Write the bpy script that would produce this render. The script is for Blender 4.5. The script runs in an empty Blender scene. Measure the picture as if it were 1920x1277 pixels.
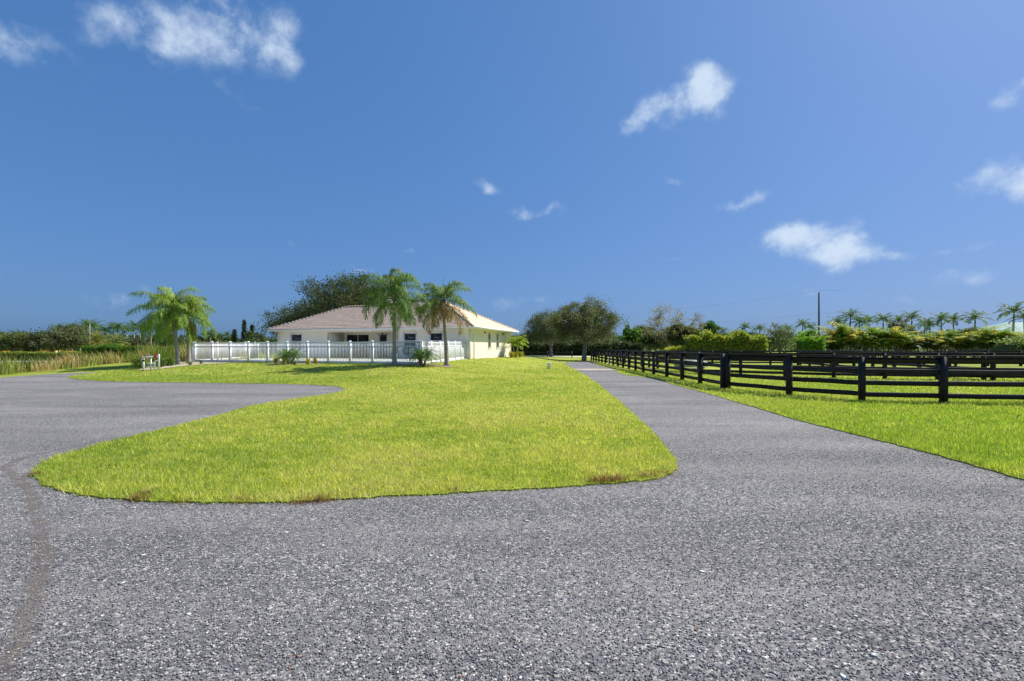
import bpy, math, random
import numpy as np
from mathutils import Vector, Matrix
from mathutils.geometry import delaunay_2d_cdt

scene = bpy.context.scene
col = scene.collection
R = math.radians
# ------------------------------------------------------------------ camera
F = 900.0                      # focal length in pixels of a 1920 wide picture
EYE = 1.6
cd = bpy.data.cameras.new('camera'); cam = bpy.data.objects.new('camera', cd); col.objects.link(cam)
cam.location = (0, 0, EYE); cam.rotation_euler = (R(90), 0, 0)
cd.sensor_width = 36; cd.lens = F / 1920 * 36; cd.shift_y = 13.5 / 1920
cd.clip_start = 0.05; cd.clip_end = 20000
scene.camera = cam
# ------------------------------------------------------------------ light
SUN_AZ, SUN_EL = 62.0, 48.0    # degrees right of the view direction (+Y), above the horizon
world = bpy.data.worlds.new('World'); scene.world = world; world.use_nodes = True
WN = world.node_tree; WN.nodes.clear()
def wn(t, **k):
    n = WN.nodes.new(t)
    for a, b in k.items(): setattr(n, a, b)
    return n
def wm(op, a, b=None, c=None, clamp=False):
    n = wn('ShaderNodeMath', operation=op); n.use_clamp = clamp
    for i, v in enumerate((a, b, c)):
        if v is None: continue
        if isinstance(v, (int, float)): n.inputs[i].default_value = v
        else: WN.links.new(v, n.inputs[i])
    return n.outputs[0]
sky = wn('ShaderNodeTexSky', sky_type='NISHITA'); sky.sun_disc = False
sky.sun_elevation = R(SUN_EL); sky.sun_rotation = R(SUN_AZ); sky.altitude = 0
sky.air_density = 1.0; sky.dust_density = 1.6; sky.ozone_density = 2.5
# the photograph's deep blue grading, the same for the whole sky: a power curve per channel
ssep = wn('ShaderNodeSeparateColor'); WN.links.new(sky.outputs[0], ssep.inputs[0]); scmb = wn('ShaderNodeCombineColor')
for i, (k_, g_) in enumerate(((.46, .64), (1.00, .47), (1.95, .42))):
    WN.links.new(wm('MULTIPLY', wm('POWER', ssep.outputs[i], g_), k_), scmb.inputs[i])
# clouds: soft ellipses at given azimuth and elevation (degrees), broken up by noise
CLOUDS = [  # az, el, half width, half height, tilt, strength
 (-45.9,24,4.6,2.6,0,.62),(-36.5,28,5.2,2.4,8,.68),(-31.2,30.2,5.0,3.9,0,.78),(-26.2,30,3.8,3.4,0,.72),
 (14.7,24,4.0,1.5,32,.72),(18.7,25.2,3.4,2.1,25,.75),(21.8,26.5,2.5,2.6,60,1.0),
 (-2.5,18.5,2.1,.75,-8,.55),(3.5,15.6,3.4,1.0,-8,.66),(-11.6,11.2,1.5,.7,0,.4),(26.1,14.7,3.1,.9,12,.62),
 (30.5,10.9,3.6,2.1,0,1.0),(34.5,9.1,3.6,1.7,-8,.98),(37.6,8.3,2.4,.9,-8,.8),(45.9,13.4,2.6,2.0,10,.82),
 (19,18.5,2.0,.7,5,.42),(43.7,8.6,2.4,.8,5,.42),(44,6.2,3.4,.9,0,.45),(-40.9,4.7,2.1,1.1,0,.62),(-37.2,5.4,1.8,.9,0,.5),
 (-46.7,5.9,1.3,.7,0,.55),(-29,24.5,3.0,.6,-15,.36),(-1,5.4,2.6,1.2,0,.42),(3.2,5.1,2.0,1.0,0,.4),(-18,8.9,2.6,.6,-5,.4),
 (19,9.6,2.0,.6,0,.36),(23.1,7.8,1.0,.5,0,.4),(31,5.6,3.0,.7,0,.4),(47,20,1.6,1.0,0,.5),(-24,10.8,1.4,.6,0,.36),(38,4.0,4,.7,0,.36),
 (70,16,5,2.2,5,.9),(-63,26,6,3,0,.8),(120,25,8,3,0,.9),(-130,22,8,3,0,.9)]
tc = wn('ShaderNodeTexCoord'); sx = wn('ShaderNodeSeparateXYZ'); WN.links.new(tc.outputs['Generated'], sx.inputs[0])
n1 = wn('ShaderNodeTexNoise'); n1.inputs['Scale'].default_value = 13; n1.inputs['Detail'].default_value = 9; n1.inputs['Roughness'].default_value = .62
WN.links.new(tc.outputs['Generated'], n1.inputs['Vector'])
n2 = wn('ShaderNodeTexNoise'); n2.inputs['Scale'].default_value = 11; n2.inputs['Detail'].default_value = 5
WN.links.new(tc.outputs['Generated'], n2.inputs['Vector'])
n2s = wn('ShaderNodeSeparateColor'); WN.links.new(n2.outputs['Color'], n2s.inputs[0])
az = wm('MULTIPLY', wm('ARCTAN2', sx.outputs[0], sx.outputs[1]), 57.29578)
el = wm('MULTIPLY', wm('ARCSINE', sx.outputs[2]), 57.29578)
az = wm('ADD', az, wm('MULTIPLY', wm('SUBTRACT', n2s.outputs[0], .5), 9.0))
el = wm('ADD', el, wm('MULTIPLY', wm('SUBTRACT', n2s.outputs[1], .5), 5.0))
acc = None
for (a, e, ra, re, rot, st) in CLOUDS:
    ca, sa = math.cos(R(rot)), math.sin(R(rot)); k = math.cos(R(e))
    da = wm('MULTIPLY', wm('SUBTRACT', az, a), k); de = wm('SUBTRACT', el, e)
    u = wm('ADD', wm('MULTIPLY', da, ca / ra), wm('MULTIPLY', de, sa / ra))
    v = wm('SUBTRACT', wm('MULTIPLY', de, ca / re), wm('MULTIPLY', da, sa / re))
    d = wm('MULTIPLY_ADD', u, u, wm('MULTIPLY', v, v))
    w = wm('MULTIPLY', wm('EXPONENT', wm('MULTIPLY', d, -.95)), st)
    acc = w if acc is None else wm('SMOOTH_MAX', acc, w, .2)
dens = wm('ADD', acc, wm('MULTIPLY', wm('SUBTRACT', n1.outputs[0], .5), wm('MULTIPLY_ADD', wm('MULTIPLY', acc, 1.6, clamp=True), 2.3, .0)))
mr = wn('ShaderNodeMapRange', interpolation_type='SMOOTHSTEP')
WN.links.new(dens, mr.inputs[0]); mr.inputs[1].default_value = .24; mr.inputs[2].default_value = 1.12; mr.inputs[4].default_value = .9
alpha = mr.outputs[0]
mixc = wn('ShaderNodeMix', data_type='RGBA'); WN.links.new(alpha, mixc.inputs[0])
WN.links.new(scmb.outputs[0], mixc.inputs[6]); mixc.inputs[7].default_value = (4.3, 5.1, 6.1, 1)
bg = wn('ShaderNodeBackground'); bg.inputs[1].default_value = 0.10
WN.links.new(mixc.outputs[2], bg.inputs[0])
wo = wn('ShaderNodeOutputWorld'); WN.links.new(bg.outputs[0], wo.inputs[0])

sd = bpy.data.lights.new('sun', 'SUN'); sun = bpy.data.objects.new('sun', sd); col.objects.link(sun)
sd.energy = 4.4; sd.angle = R(0.53); sd.color = (1, .95, .87)
to_sun = Vector((math.sin(R(SUN_AZ)) * math.cos(R(SUN_EL)), math.cos(R(SUN_AZ)) * math.cos(R(SUN_EL)), math.sin(R(SUN_EL))))
sun.rotation_euler = to_sun.to_track_quat('Z', 'Y').to_euler(); sun.location = (30, 20, 40)
scene.view_settings.view_transform = 'Standard'; scene.view_settings.look = 'None'
scene.view_settings.exposure = 0.65; scene.view_settings.gamma = 1

# ------------------------------------------------------------------ helpers
class MB:
    """collects vertices, triangles/quads and a colour per vertex, then links ONE mesh object"""
    def __init__(s): s.v = []; s.q = []; s.t = []; s.c = []; s.n = 0
    def add(s, v, q=None, t=None, c=(1, 1, 1)):
        v = np.asarray(v, float).reshape(-1, 3)
        if q is not None and len(q): s.q.append(np.asarray(q, int).reshape(-1, 4) + s.n)
        if t is not None and len(t): s.t.append(np.asarray(t, int).reshape(-1, 3) + s.n)
        c = np.asarray(c, float)
        if c.ndim == 1: c = np.tile(c, (len(v), 1))
        s.v.append(v); s.c.append(c); s.n += len(v)
    def box(s, x0, x1, y0, y1, z0, z1, c=(1, 1, 1), M=None):
        v = np.array([[x, y, z] for z in (z0, z1) for y in (y0, y1) for x in (x0, x1)], float)
        if M is not None: v = np.array([(M @ Vector(p))[:] for p in v])
        s.add(v, q=[[0, 2, 3, 1], [4, 5, 7, 6], [0, 1, 5, 4], [2, 6, 7, 3], [0, 4, 6, 2], [1, 3, 7, 5]], c=c)
    def tube(s, pts, rad, n=7, c=(1, 1, 1), cap=True):
        pts = np.asarray(pts, float); m = len(pts)
        rad = np.full(m, rad) if np.isscalar(rad) else np.asarray(rad, float)
        tg = np.gradient(pts, axis=0); tg /= np.linalg.norm(tg, axis=1)[:, None] + 1e-9
        ref = np.array([0, 0, 1.]) if abs(tg[0][2]) < .9 else np.array([1., 0, 0])
        vs = []
        for i in range(m):
            a = np.cross(tg[i], ref); a /= np.linalg.norm(a) + 1e-9; b = np.cross(tg[i], a)
            th = np.arange(n) * 2 * np.pi / n
            vs.append(pts[i] + rad[i] * (np.cos(th)[:, None] * a + np.sin(th)[:, None] * b))
        vs = np.concatenate(vs); q = []
        for i in range(m - 1):
            for j in range(n):
                k = (j + 1) % n; q.append([i * n + j, i * n + k, (i + 1) * n + k, (i + 1) * n + j])
        t = []
        if cap:
            vs = np.vstack([vs, pts[0], pts[-1]])
            for j in range(n):
                k = (j + 1) % n; t.append([m * n, k, j]); t.append([m * n + 1, (m - 1) * n + j, (m - 1) * n + k])
        s.add(vs, q=q, t=t, c=c)
    def lathe(s, prof, n=20, c=(1, 1, 1), at=(0, 0, 0)):
        prof = np.asarray(prof, float); th = np.arange(n) * 2 * np.pi / n; m = len(prof)
        vs = np.concatenate([np.stack([r * np.cos(th), r * np.sin(th), np.full(n, z)], 1) for r, z in prof]) + np.array(at)
        q = [[i * n + j, i * n + (j + 1) % n, (i + 1) * n + (j + 1) % n, (i + 1) * n + j] for i in range(m - 1) for j in range(n)]
        s.add(vs, q=q, c=c)
    def leaves(s, cen, d, side, L, W, c):
        """rhombic leaves: centre, direction, side vectors (unit), lengths, widths"""
        k = len(cen); L = np.broadcast_to(L, (k,))[:, None]; W = np.broadcast_to(W, (k,))[:, None]
        nrm = np.cross(d, side)
        v = np.stack([cen - d * L / 2, cen + side * W / 2 + nrm * W * .15, cen + d * L / 2, cen - side * W / 2 + nrm * W * .15], 1).reshape(-1, 3)
        s.add(v, q=np.arange(4 * k).reshape(k, 4), c=np.repeat(c, 4, axis=0))
    def mesh(s, name, smooth=False):
        me = bpy.data.meshes.new(name)
        v = np.concatenate(s.v); me.vertices.add(len(v)); me.vertices.foreach_set('co', v.ravel())
        q = np.concatenate(s.q) if s.q else np.zeros((0, 4), int); t = np.concatenate(s.t) if s.t else np.zeros((0, 3), int)
        lv = np.concatenate([q.ravel(), t.ravel()]); me.loops.add(len(lv)); me.loops.foreach_set('vertex_index', lv)
        st = np.concatenate([np.arange(len(q)) * 4, len(q) * 4 + np.arange(len(t)) * 3]); me.polygons.add(len(st))
        me.polygons.foreach_set('loop_start', st)
        if smooth: me.polygons.foreach_set('use_smooth', np.ones(len(st), bool))
        ca = me.color_attributes.new('tint', 'FLOAT_COLOR', 'POINT')
        cc = np.concatenate(s.c); ca.data.foreach_set('color', np.hstack([cc, np.ones((len(cc), 1))]).ravel())
        me.update(calc_edges=True); me.validate()
        return me
    def build(s, name, mat, parent=None, smooth=False, loc=(0, 0, 0), rz=0):
        return obj(name, s.mesh(name, smooth), mat, parent, loc, rz)

def obj(name, me, mat=None, parent=None, loc=(0, 0, 0), rz=0, scale=None):
    o = bpy.data.objects.new(name, me); col.objects.link(o)
    if mat and not me.materials: me.materials.append(mat)
    o.location = loc; o.rotation_euler = (0, 0, rz)
    if scale: o.scale = scale
    if parent: o.parent = parent
    return o
def tag(o, label=None, cat=None, group=None, kind=None):
    for k, v in (('label', label), ('category', cat), ('group', group), ('kind', kind)):
        if v: o[k] = v
    return o
def thing(name, label, cat, loc=(0, 0, 0), rz=0, group=None):
    o = bpy.data.objects.new(name, None); col.objects.link(o); o.empty_display_size = .2
    o.location = loc; o.rotation_euler = (0, 0, rz)
    return tag(o, label, cat, group)
def copy_tree(o, loc, rz=0, s=1.0, label=None, group=None, name=None):
    c = o.copy(); col.objects.link(c); c.location = loc; c.rotation_euler = (0, 0, rz); c.scale = (s, s, s) if np.isscalar(s) else s
    if name: c.name = name
    tag(c, label, None, group)
    for ch in o.children:
        k = ch.copy(); col.objects.link(k); k.parent = c
        for g in ch.children:
            m = g.copy(); col.objects.link(m); m.parent = k
    return c

def mat(name, base=(.8, .8, .8), rough=.6, spec=.3, tint=False, noise=None, bump=None, transl=0, metal=0, trans_col=None):
    """principled material; tint multiplies the mesh tint; noise = (scale, amount); bump = (scale, strength, distance)"""
    m = bpy.data.materials.new(name); m.use_nodes = True; nt = m.node_tree; p = nt.nodes['Principled BSDF']
    p.inputs['Roughness'].default_value = rough; p.inputs['Specular IOR Level'].default_value = spec; p.inputs['Metallic'].default_value = metal
    src = nt.nodes.new('ShaderNodeRGB'); src.outputs[0].default_value = (*base, 1); c = src.outputs[0]
    def mul(a, b, typ='MULTIPLY', fac=1.0):
        x = nt.nodes.new('ShaderNodeMix'); x.data_type = 'RGBA'; x.blend_type = typ; x.inputs[0].default_value = fac
        nt.links.new(a, x.inputs[6]); nt.links.new(b, x.inputs[7]); return x.outputs[2]
    if tint:
        at = nt.nodes.new('ShaderNodeAttribute'); at.attribute_name = 'tint'; c = mul(c, at.outputs['Color'])
    geo = nt.nodes.new('ShaderNodeNewGeometry')
    if noise:
        n = nt.nodes.new('ShaderNodeTexNoise'); n.inputs['Scale'].default_value = noise[0]; n.inputs['Detail'].default_value = 6
        nt.links.new(geo.outputs['Position'], n.inputs['Vector'])
        r = nt.nodes.new('ShaderNodeMapRange'); r.inputs[1].default_value = .25; r.inputs[2].default_value = .75
        r.inputs[3].default_value = 1 - noise[1]; r.inputs[4].default_value = 1 + noise[1]
        nt.links.new(n.outputs[0], r.inputs[0]); c = mul(c, r.outputs[0])
    if bump:
        n = nt.nodes.new('ShaderNodeTexNoise'); n.inputs['Scale'].default_value = bump[0]; n.inputs['Detail'].default_value = 6
        nt.links.new(geo.outputs['Position'], n.inputs['Vector'])
        b = nt.nodes.new('ShaderNodeBump'); b.inputs['Strength'].default_value = bump[1]; b.inputs['Distance'].default_value = bump[2]
        nt.links.new(n.outputs[0], b.inputs['Height']); nt.links.new(b.outputs[0], p.inputs['Normal'])
    nt.links.new(c, p.inputs['Base Color'])
    if transl:
        tr = nt.nodes.new('ShaderNodeBsdfTranslucent'); k = nt.nodes.new('ShaderNodeRGB'); k.outputs[0].default_value = (*(trans_col or (1.25, 1.3, .7)), 1)
        nt.links.new(mul(c, k.outputs[0]), tr.inputs[0])
        mx = nt.nodes.new('ShaderNodeMixShader'); mx.inputs[0].default_value = transl
        nt.links.new(p.outputs[0], mx.inputs[1]); nt.links.new(tr.outputs[0], mx.inputs[2])
        nt.links.new(mx.outputs[0], nt.nodes['Material Output'].inputs[0])
    return m
M = dict(
    leaf=mat('leaf', (1.75, 1.7, 1.6), .55, .25, tint=True, transl=.42),
    bark=mat('bark', (.27, .245, .21), .9, .1, noise=(6, .35), bump=(25, .5, .03)),
    palmbark=mat('palm_bark', (.33, .30, .26), .9, .1, tint=True, noise=(9, .3), bump=(30, .5, .02)),
    black=mat('black_fence_paint', (.016, .015, .016), .6, .3, tint=True, noise=(7, .4), bump=(40, .35, .004)),
    vinyl=mat('white_vinyl', (.83, .84, .85), .4, .35, noise=(1.5, .04)),
    stucco=mat('cream_stucco', (.84, .775, .645), .9, .1, noise=(1.1, .05), bump=(45, .4, .006)),
    trim=mat('white_trim', (.82, .82, .79), .5, .3, noise=(3, .04)),
    soffit=mat('soffit', (.78, .74, .63), .7, .2),
    glass=mat('window_glass', (.018, .02, .024), .06, .6),
    tile=mat('roof_tile', (1, 1, 1), .8, .15, tint=True, noise=(14, .18)),
    pipe=mat('white_pipe', (.80, .80, .78), .4, .4, noise=(6, .08)),
    red=mat('red_valve', (.55, .04, .04), .45, .4),
    dark=mat('dark_metal', (.03, .03, .03), .5, .4),
    grey=mat('grey_metal', (.42, .43, .44), .45, .4, noise=(8, .15)),
    blue=mat('blue_fabric', (.06, .16, .36), .8, .2, noise=(10, .15)),
    wood=mat('pole_wood', (.12, .10, .085), .9, .1, noise=(5, .3)),
    metalroof=mat('green_metal_roof', (.13, .30, .25), .4, .4, noise=(.6, .1)),
    farwall=mat('far_wall', (.55, .5, .42), .9, .1, noise=(1, .1)),
    yellow=mat('yellow_paint', (.62, .36, .05), .6, .3, noise=(1, .1)),
    blade=mat('grass_blade', (1, 1, 1), .5, .2, tint=True, transl=.42, trans_col=(1.2, 1.25, .6)),
    stone=mat('pebble', (1, 1, 1), .8, .2, tint=True),
)
def ground_mat(name, cols, stops, scale, fine=90, bump=.02, extra=None):
    """grass or soil: a ramp over a coarse and a fine noise"""
    m = bpy.data.materials.new(name); m.use_nodes = True; nt = m.node_tree; p = nt.nodes['Principled BSDF']
    p.inputs['Roughness'].default_value = .9; p.inputs['Specular IOR Level'].default_value = .1
    g = nt.nodes.new('ShaderNodeNewGeometry'); acc = None
    for sc, w, dt in ((scale, .42, 4), (scale * 7, .25, 4), (fine, .33, 3)):
        n = nt.nodes.new('ShaderNodeTexNoise'); n.inputs['Scale'].default_value = sc; n.inputs['Detail'].default_value = dt
        nt.links.new(g.outputs['Position'], n.inputs['Vector'])
        k = nt.nodes.new('ShaderNodeMath'); k.operation = 'MULTIPLY_ADD'; k.inputs[1].default_value = w
        nt.links.new(n.outputs[0], k.inputs[0])
        if acc is None: k.inputs[2].default_value = 0
        else: nt.links.new(acc, k.inputs[2])
        acc = k.outputs[0]
    r = nt.nodes.new('ShaderNodeValToRGB'); nt.links.new(acc, r.inputs[0]); e = r.color_ramp.elements
    e[0].position = stops[0]; e[0].color = (*cols[0], 1); e[1].position = stops[-1]; e[1].color = (*cols[-1], 1)
    for s_, c_ in zip(stops[1:-1], cols[1:-1]): x = e.new(s_); x.color = (*c_, 1)
    nt.links.new(r.outputs[0], p.inputs['Base Color'])
    n = nt.nodes.new('ShaderNodeTexNoise'); n.inputs['Scale'].default_value = fine; n.inputs['Detail'].default_value = 4
    nt.links.new(g.outputs['Position'], n.inputs['Vector'])
    b = nt.nodes.new('ShaderNodeBump'); b.inputs['Strength'].default_value = .7; b.inputs['Distance'].default_value = bump
    nt.links.new(n.outputs[0], b.inputs['Height']); nt.links.new(b.outputs[0], p.inputs['Normal'])
    return m
M['field'] = ground_mat('field_grass', [(.17, .22, .024), (.25, .30, .04), (.34, .37, .07)], [.38, .5, .62], .25, 30, .05)
M['lawn'] = ground_mat('lawn_grass', [(.22, .27, .03), (.32, .36, .05), (.43, .44, .095)], [.38, .5, .62], .35, 70, .03)
M['sand'] = ground_mat('sand', [(.36, .29, .21), (.46, .39, .30), (.55, .48, .38)], [.35, .5, .65], .8, 60, .01)
M['mulch'] = ground_mat('mulch', [(.16, .10, .07), (.28, .20, .15), (.40, .31, .24)], [.35, .5, .65], 1.5, 50, .02)
M['arena'] = ground_mat('arena_sand', [(.48, .44, .38), (.55, .51, .45), (.6, .56, .5)], [.35, .5, .65], .1, 5, .02)

def gravel_mat():
    m = bpy.data.materials.new('gravel'); m.use_nodes = True; nt = m.node_tree; p = nt.nodes['Principled BSDF']
    N = nt.nodes.new; Lk = nt.links.new
    p.inputs['Roughness'].default_value = .85; p.inputs['Specular IOR Level'].default_value = .15
    g = N('ShaderNodeNewGeometry')
    def noise(sc, d, vec=None, rough=.5):
        n = N('ShaderNodeTexNoise'); n.inputs['Scale'].default_value = sc; n.inputs['Detail'].default_value = d; n.inputs['Roughness'].default_value = rough
        Lk(vec or g.outputs['Position'], n.inputs['Vector']); return n
    v = N('ShaderNodeTexVoronoi'); v.inputs['Scale'].default_value = 75; Lk(g.outputs['Position'], v.inputs['Vector'])
    sep = N('ShaderNodeSeparateColor'); Lk(v.outputs['Color'], sep.inputs[0])
    r = N('ShaderNodeValToRGB'); Lk(sep.outputs[0], r.inputs[0]); e = r.color_ramp.elements
    e[0].position = 0; e[0].color = (.062, .061, .066, 1); e[1].position = 1; e[1].color = (.58, .55, .50, 1)
    for s_, c_ in ((.3, (.105, .103, .110)), (.6, (.165, .162, .163)), (.84, (.25, .243, .233)), (.95, (.42, .40, .36))): x = e.new(s_); x.color = (*c_, 1)
    # dusty compacted areas, long along the wheel direction
    mp = N('ShaderNodeMapping'); mp.inputs['Scale'].default_value = (.22, .9, 1); Lk(g.outputs['Position'], mp.inputs[0])
    d1 = noise(1.0, 5, mp.outputs[0], .6); d2 = noise(14, 4)
    mm = N('ShaderNodeMath'); mm.operation = 'MULTIPLY_ADD'; mm.inputs[1].default_value = .35; Lk(d2.outputs[0], mm.inputs[0]); Lk(d1.outputs[0], mm.inputs[2])
    dr = N('ShaderNodeMapRange'); dr.interpolation_type = 'SMOOTHSTEP'; dr.inputs[1].default_value = .56; dr.inputs[2].default_value = .86; dr.inputs[4].default_value = .52
    Lk(mm.outputs[0], dr.inputs[0])
    mx = N('ShaderNodeMix'); mx.data_type = 'RGBA'; Lk(dr.outputs[0], mx.inputs[0]); Lk(r.outputs[0], mx.inputs[6]); mx.inputs[7].default_value = (.27, .258, .245, 1)
    # slow change of tone
    mq = N('ShaderNodeMapping'); mq.inputs['Scale'].default_value = (.28, 1, 1); Lk(g.outputs['Position'], mq.inputs[0])
    t = noise(.55, 4, mq.outputs[0]); tr = N('ShaderNodeMapRange'); tr.inputs[1].default_value = .3; tr.inputs[2].default_value = .7; tr.inputs[3].default_value = .80; tr.inputs[4].default_value = 1.22
    Lk(t.outputs[0], tr.inputs[0]); m2 = N('ShaderNodeMix'); m2.data_type = 'RGBA'; m2.blend_type = 'MULTIPLY'; m2.inputs[0].default_value = 1
    Lk(mx.outputs[2], m2.inputs[6]); Lk(tr.outputs[0], m2.inputs[7]); Lk(m2.outputs[2], p.inputs['Base Color'])
    b = N('ShaderNodeBump'); b.inputs['Strength'].default_value = .9; b.inputs['Distance'].default_value = .008; b.invert = True
    Lk(v.outputs['Distance'], b.inputs['Height']); Lk(b.outputs[0], p.inputs['Normal'])
    return m
M['gravel'] = gravel_mat()

# ------------------------------------------------------------------ terrain
HX, HY, HR = -3.69, 42.0, R(-18)           # near corner of the house and its turn
cu, su = math.cos(R(18)), math.sin(R(18))
def sstep(a, b, x):
    t = np.clip((x - a) / (b - a), 0, 1); return t * t * (3 - 2 * t)
def H(x, y):
    x = np.asarray(x, float); y = np.asarray(y, float)
    u = -(x - HX) * cu + (y - HY) * su; v = (x - HX) * su + (y - HY) * cu
    du = np.maximum(np.maximum(-1 - u, 0) * 1.9, u - 22); dv = np.maximum(np.maximum(-11.3 - v, v - 13), 0)
    d = np.hypot(np.maximum(du, 0), dv)
    pad = .48 * (1 - sstep(0, 11, d)) + .10 * sstep(-10, -1, v) * (1 - sstep(0, 6, d))
    return pad - 1.1 * sstep(-30, -39, x)
def G(px, py, dz=0.0):
    """ground point seen along a line of sight"""
    D = EYE * F / max(py - 652, 1)
    for _ in range(40):
        x = (px - 960) * D / F; D = .5 * D + .5 * (EYE - float(H(x, D)) - dz) * F / max(py - 652, 1)
    x = (px - 960) * D / F
    return (x, D, float(H(x, D)) + dz)
def gz(x, y, dz=0.0): return (x, y, float(H(x, y)) + dz)

def axis(lo, hi, step, far):
    a = list(np.arange(lo, hi + .01, step)); s = step
    while a[-1] < far: s *= 1.35; a.append(a[-1] + s)
    s = step
    while a[0] > -far: s *= 1.35; a.insert(0, a[0] - s)
    return np.array(a)
gx = axis(-45, 45, 1.5, 6000); gy = axis(-12, 75, 1.5, 6000)
XX, YY = np.meshgrid(gx, gy); mb = MB(); nx, ny = len(gx), len(gy)
ii = (np.arange(ny - 1)[:, None] * nx + np.arange(nx - 1)[None]).ravel()
mb.add(np.stack([XX, YY, H(XX, YY)], -1).reshape(-1, 3), q=np.stack([ii, ii + 1, ii + 1 + nx, ii + nx], 1))
tag(mb.build('ground', M['field'], smooth=True), kind='structure')

def smooth_poly(pts, n=4):
    """Catmull-Rom through a closed outline"""
    P = np.array(pts, float); out = []; k = len(P)
    for i in range(k):
        p0, p1, p2, p3 = P[i - 1], P[i], P[(i + 1) % k], P[(i + 2) % k]
        m = n if np.linalg.norm(p2 - p1) < 12 else 1
        for t in np.arange(m) / m:
            out.append(.5 * (2 * p1 + (p2 - p0) * t + (2 * p0 - 5 * p1 + 4 * p2 - p3) * t * t + (3 * p1 - p0 - 3 * p2 + p3) * t ** 3) if m > 1 else p1)
    return np.array(out)
def inside(poly, x, y):
    x = np.asarray(x); y = np.asarray(y); r = np.zeros(x.shape, bool); P = np.asarray(poly); j = len(P) - 1
    for i in range(len(P)):
        a, b = P[i], P[j]
        c = ((a[1] > y) != (b[1] > y)) & (x < (b[0] - a[0]) * (y - a[1]) / (b[1] - a[1] + 1e-12) + a[0]); r ^= c; j = i
    return r
def sheet(name, poly, material, dz, step=1.0, skirt=0, kind='structure'):
    P = np.asarray(poly, float); lo, hi = P.min(0), P.max(0)
    rs = np.random.RandomState(3); q = np.stack(np.meshgrid(np.arange(lo[0], hi[0], step), np.arange(lo[1], hi[1], step)), -1).reshape(-1, 2)
    q = q + (rs.rand(*q.shape) - .5) * step * .3
    q = q[inside(P, q[:, 0], q[:, 1])]
    allp = [Vector(p) for p in np.vstack([P, q])]; n = len(P)
    vo, eo, fo, *_ = delaunay_2d_cdt(allp, [(i, (i + 1) % n) for i in range(n)], [], 0, 1e-5)
    V = np.array([v[:] for v in vo]); T = np.array([f for f in fo if len(f) == 3]); cen = V[T].mean(1); T = T[inside(P, cen[:, 0], cen[:, 1])]
    mb = MB(); mb.add(np.column_stack([V, H(V[:, 0], V[:, 1]) + dz]), t=T)
    if skirt:
        z = H(P[:, 0], P[:, 1]); a = np.column_stack([P, z + dz]); b = np.column_stack([P, z + dz - skirt]); k = np.arange(n); k2 = (k + 1) % n
        mb.add(np.vstack([a, b]), q=np.stack([k, k + n, k2 + n, k2], 1))
    return tag(mb.build(name, material), kind=kind)

def W(px, py): return G(px, py)[:2]
# outline of the lawn island, anticlockwise from the inner tip at the gravel bay
lawn_px = [(128,709),(200,715.5),(350,718),(500,720),(600,723),(637,726.5),(647,731),(628,738),(560,748),(480,761),(400,783),(300,808),(200,832),(120,855),
           (75,874),(63,888),(75,905),(110,920),(160,931),(230,939),(330,943.5),(450,944.5),(560,943),(640,938),(760,931),(900,924),(1050,915),(1150,908),
           (1220,901),(1256,889),(1268,873),(1255,850),(1225,815),(1190,780),(1160,752),(1130,728),(1100,705),(1085,697),(1068,688),(1058,679.5)]
lawn_pts = [W(*p) for p in lawn_px] + [(7.5, 57.5), (9, 66), (6, 78), (-12, 78), (-27.5, 60), (-28.2, 46), (-27.8, 38), W(180, 699.5), W(143, 704)]
lawn_poly = smooth_poly(lawn_pts, 9)
rs = np.random.RandomState(1)
lawn_poly = lawn_poly + (rs.rand(*lawn_poly.shape) - .5) * .05
verge_px = [(1113,682.5),(1150,692.5),(1163,701),(1200,706.5),(1232,711),(1260,721),(1300,731),(1360,748),(1420,766),(1500,790),(1600,815),(1700,840),(1800,867),(1920,902)]
verge_pts = [W(*p) for p in verge_px]
verge_poly = smooth_poly(verge_pts + [(6.1, 3.5), (6.0, -8), (20, -8), (44, 5), (44, 36), (12, 40), (11, 56), (9.4, 52)], 9)
verge_poly = verge_poly + (rs.rand(*verge_poly.shape) - .5) * .05
sheet('lawn', lawn_poly, M['lawn'], .022, 1.0, .04)
sheet('verge_lawn', verge_poly, M['lawn'], .022, 1.2, .04)
lot_poly = [(-45, -11), (12, -11), (12, 9), (9, 12), (8, 23), (7.9, 44), (8.2, 48), (10.3, 49.5), (10.3, 53.5), (6.6, 54.2), (4.6, 48), (3.2, 30), (2.0, 21.5), (-6, 20.8), (-15, 23), (-22, 25.8), W(160, 700.5), W(200, 697.5), W(135, 699.5), W(69, 703), W(0, 708), (-30, 20)]
lot = sheet('gravel_lot', lot_poly, M['gravel'], .006, 2.0)
# pale sandy crossing of the path, planting beds, sand arena
def blob(c, rx, ry, seed, n=22, rot=0):
    r_ = random.Random(seed); out = []
    for i in range(n):
        a = 2 * math.pi * i / n; k = 1 + r_.uniform(-.13, .13); x, y = rx * k * math.cos(a), ry * k * math.sin(a)
        out.append((c[0] + x * math.cos(rot) - y * math.sin(rot), c[1] + x * math.sin(rot) + y * math.cos(rot)))
    return smooth_poly(out, 3)
sheet('path_patch', blob((6.05, 35.2), 1.75, 1.1, 4), M['sand'], .0105, .6)
sheet('palm_bed', blob(W(785, 684.5), 2.3, .95, 5), M['mulch'], .046, .6)
sheet('planting_bed', blob(W(551, 683.5), 1.85, .6, 6), M['sand'], .046, .6)
bed = [W(262, 694.5), W(300, 692.5), W(345, 687.5), W(385, 684), W(425, 682), (-20.2, 36.6), (-23.2, 37.6), (-25.6, 36.8), (-26.5, 34.6)]
sheet('sand_bed', smooth_poly(bed), M['sand'], .046, .6)
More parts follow.
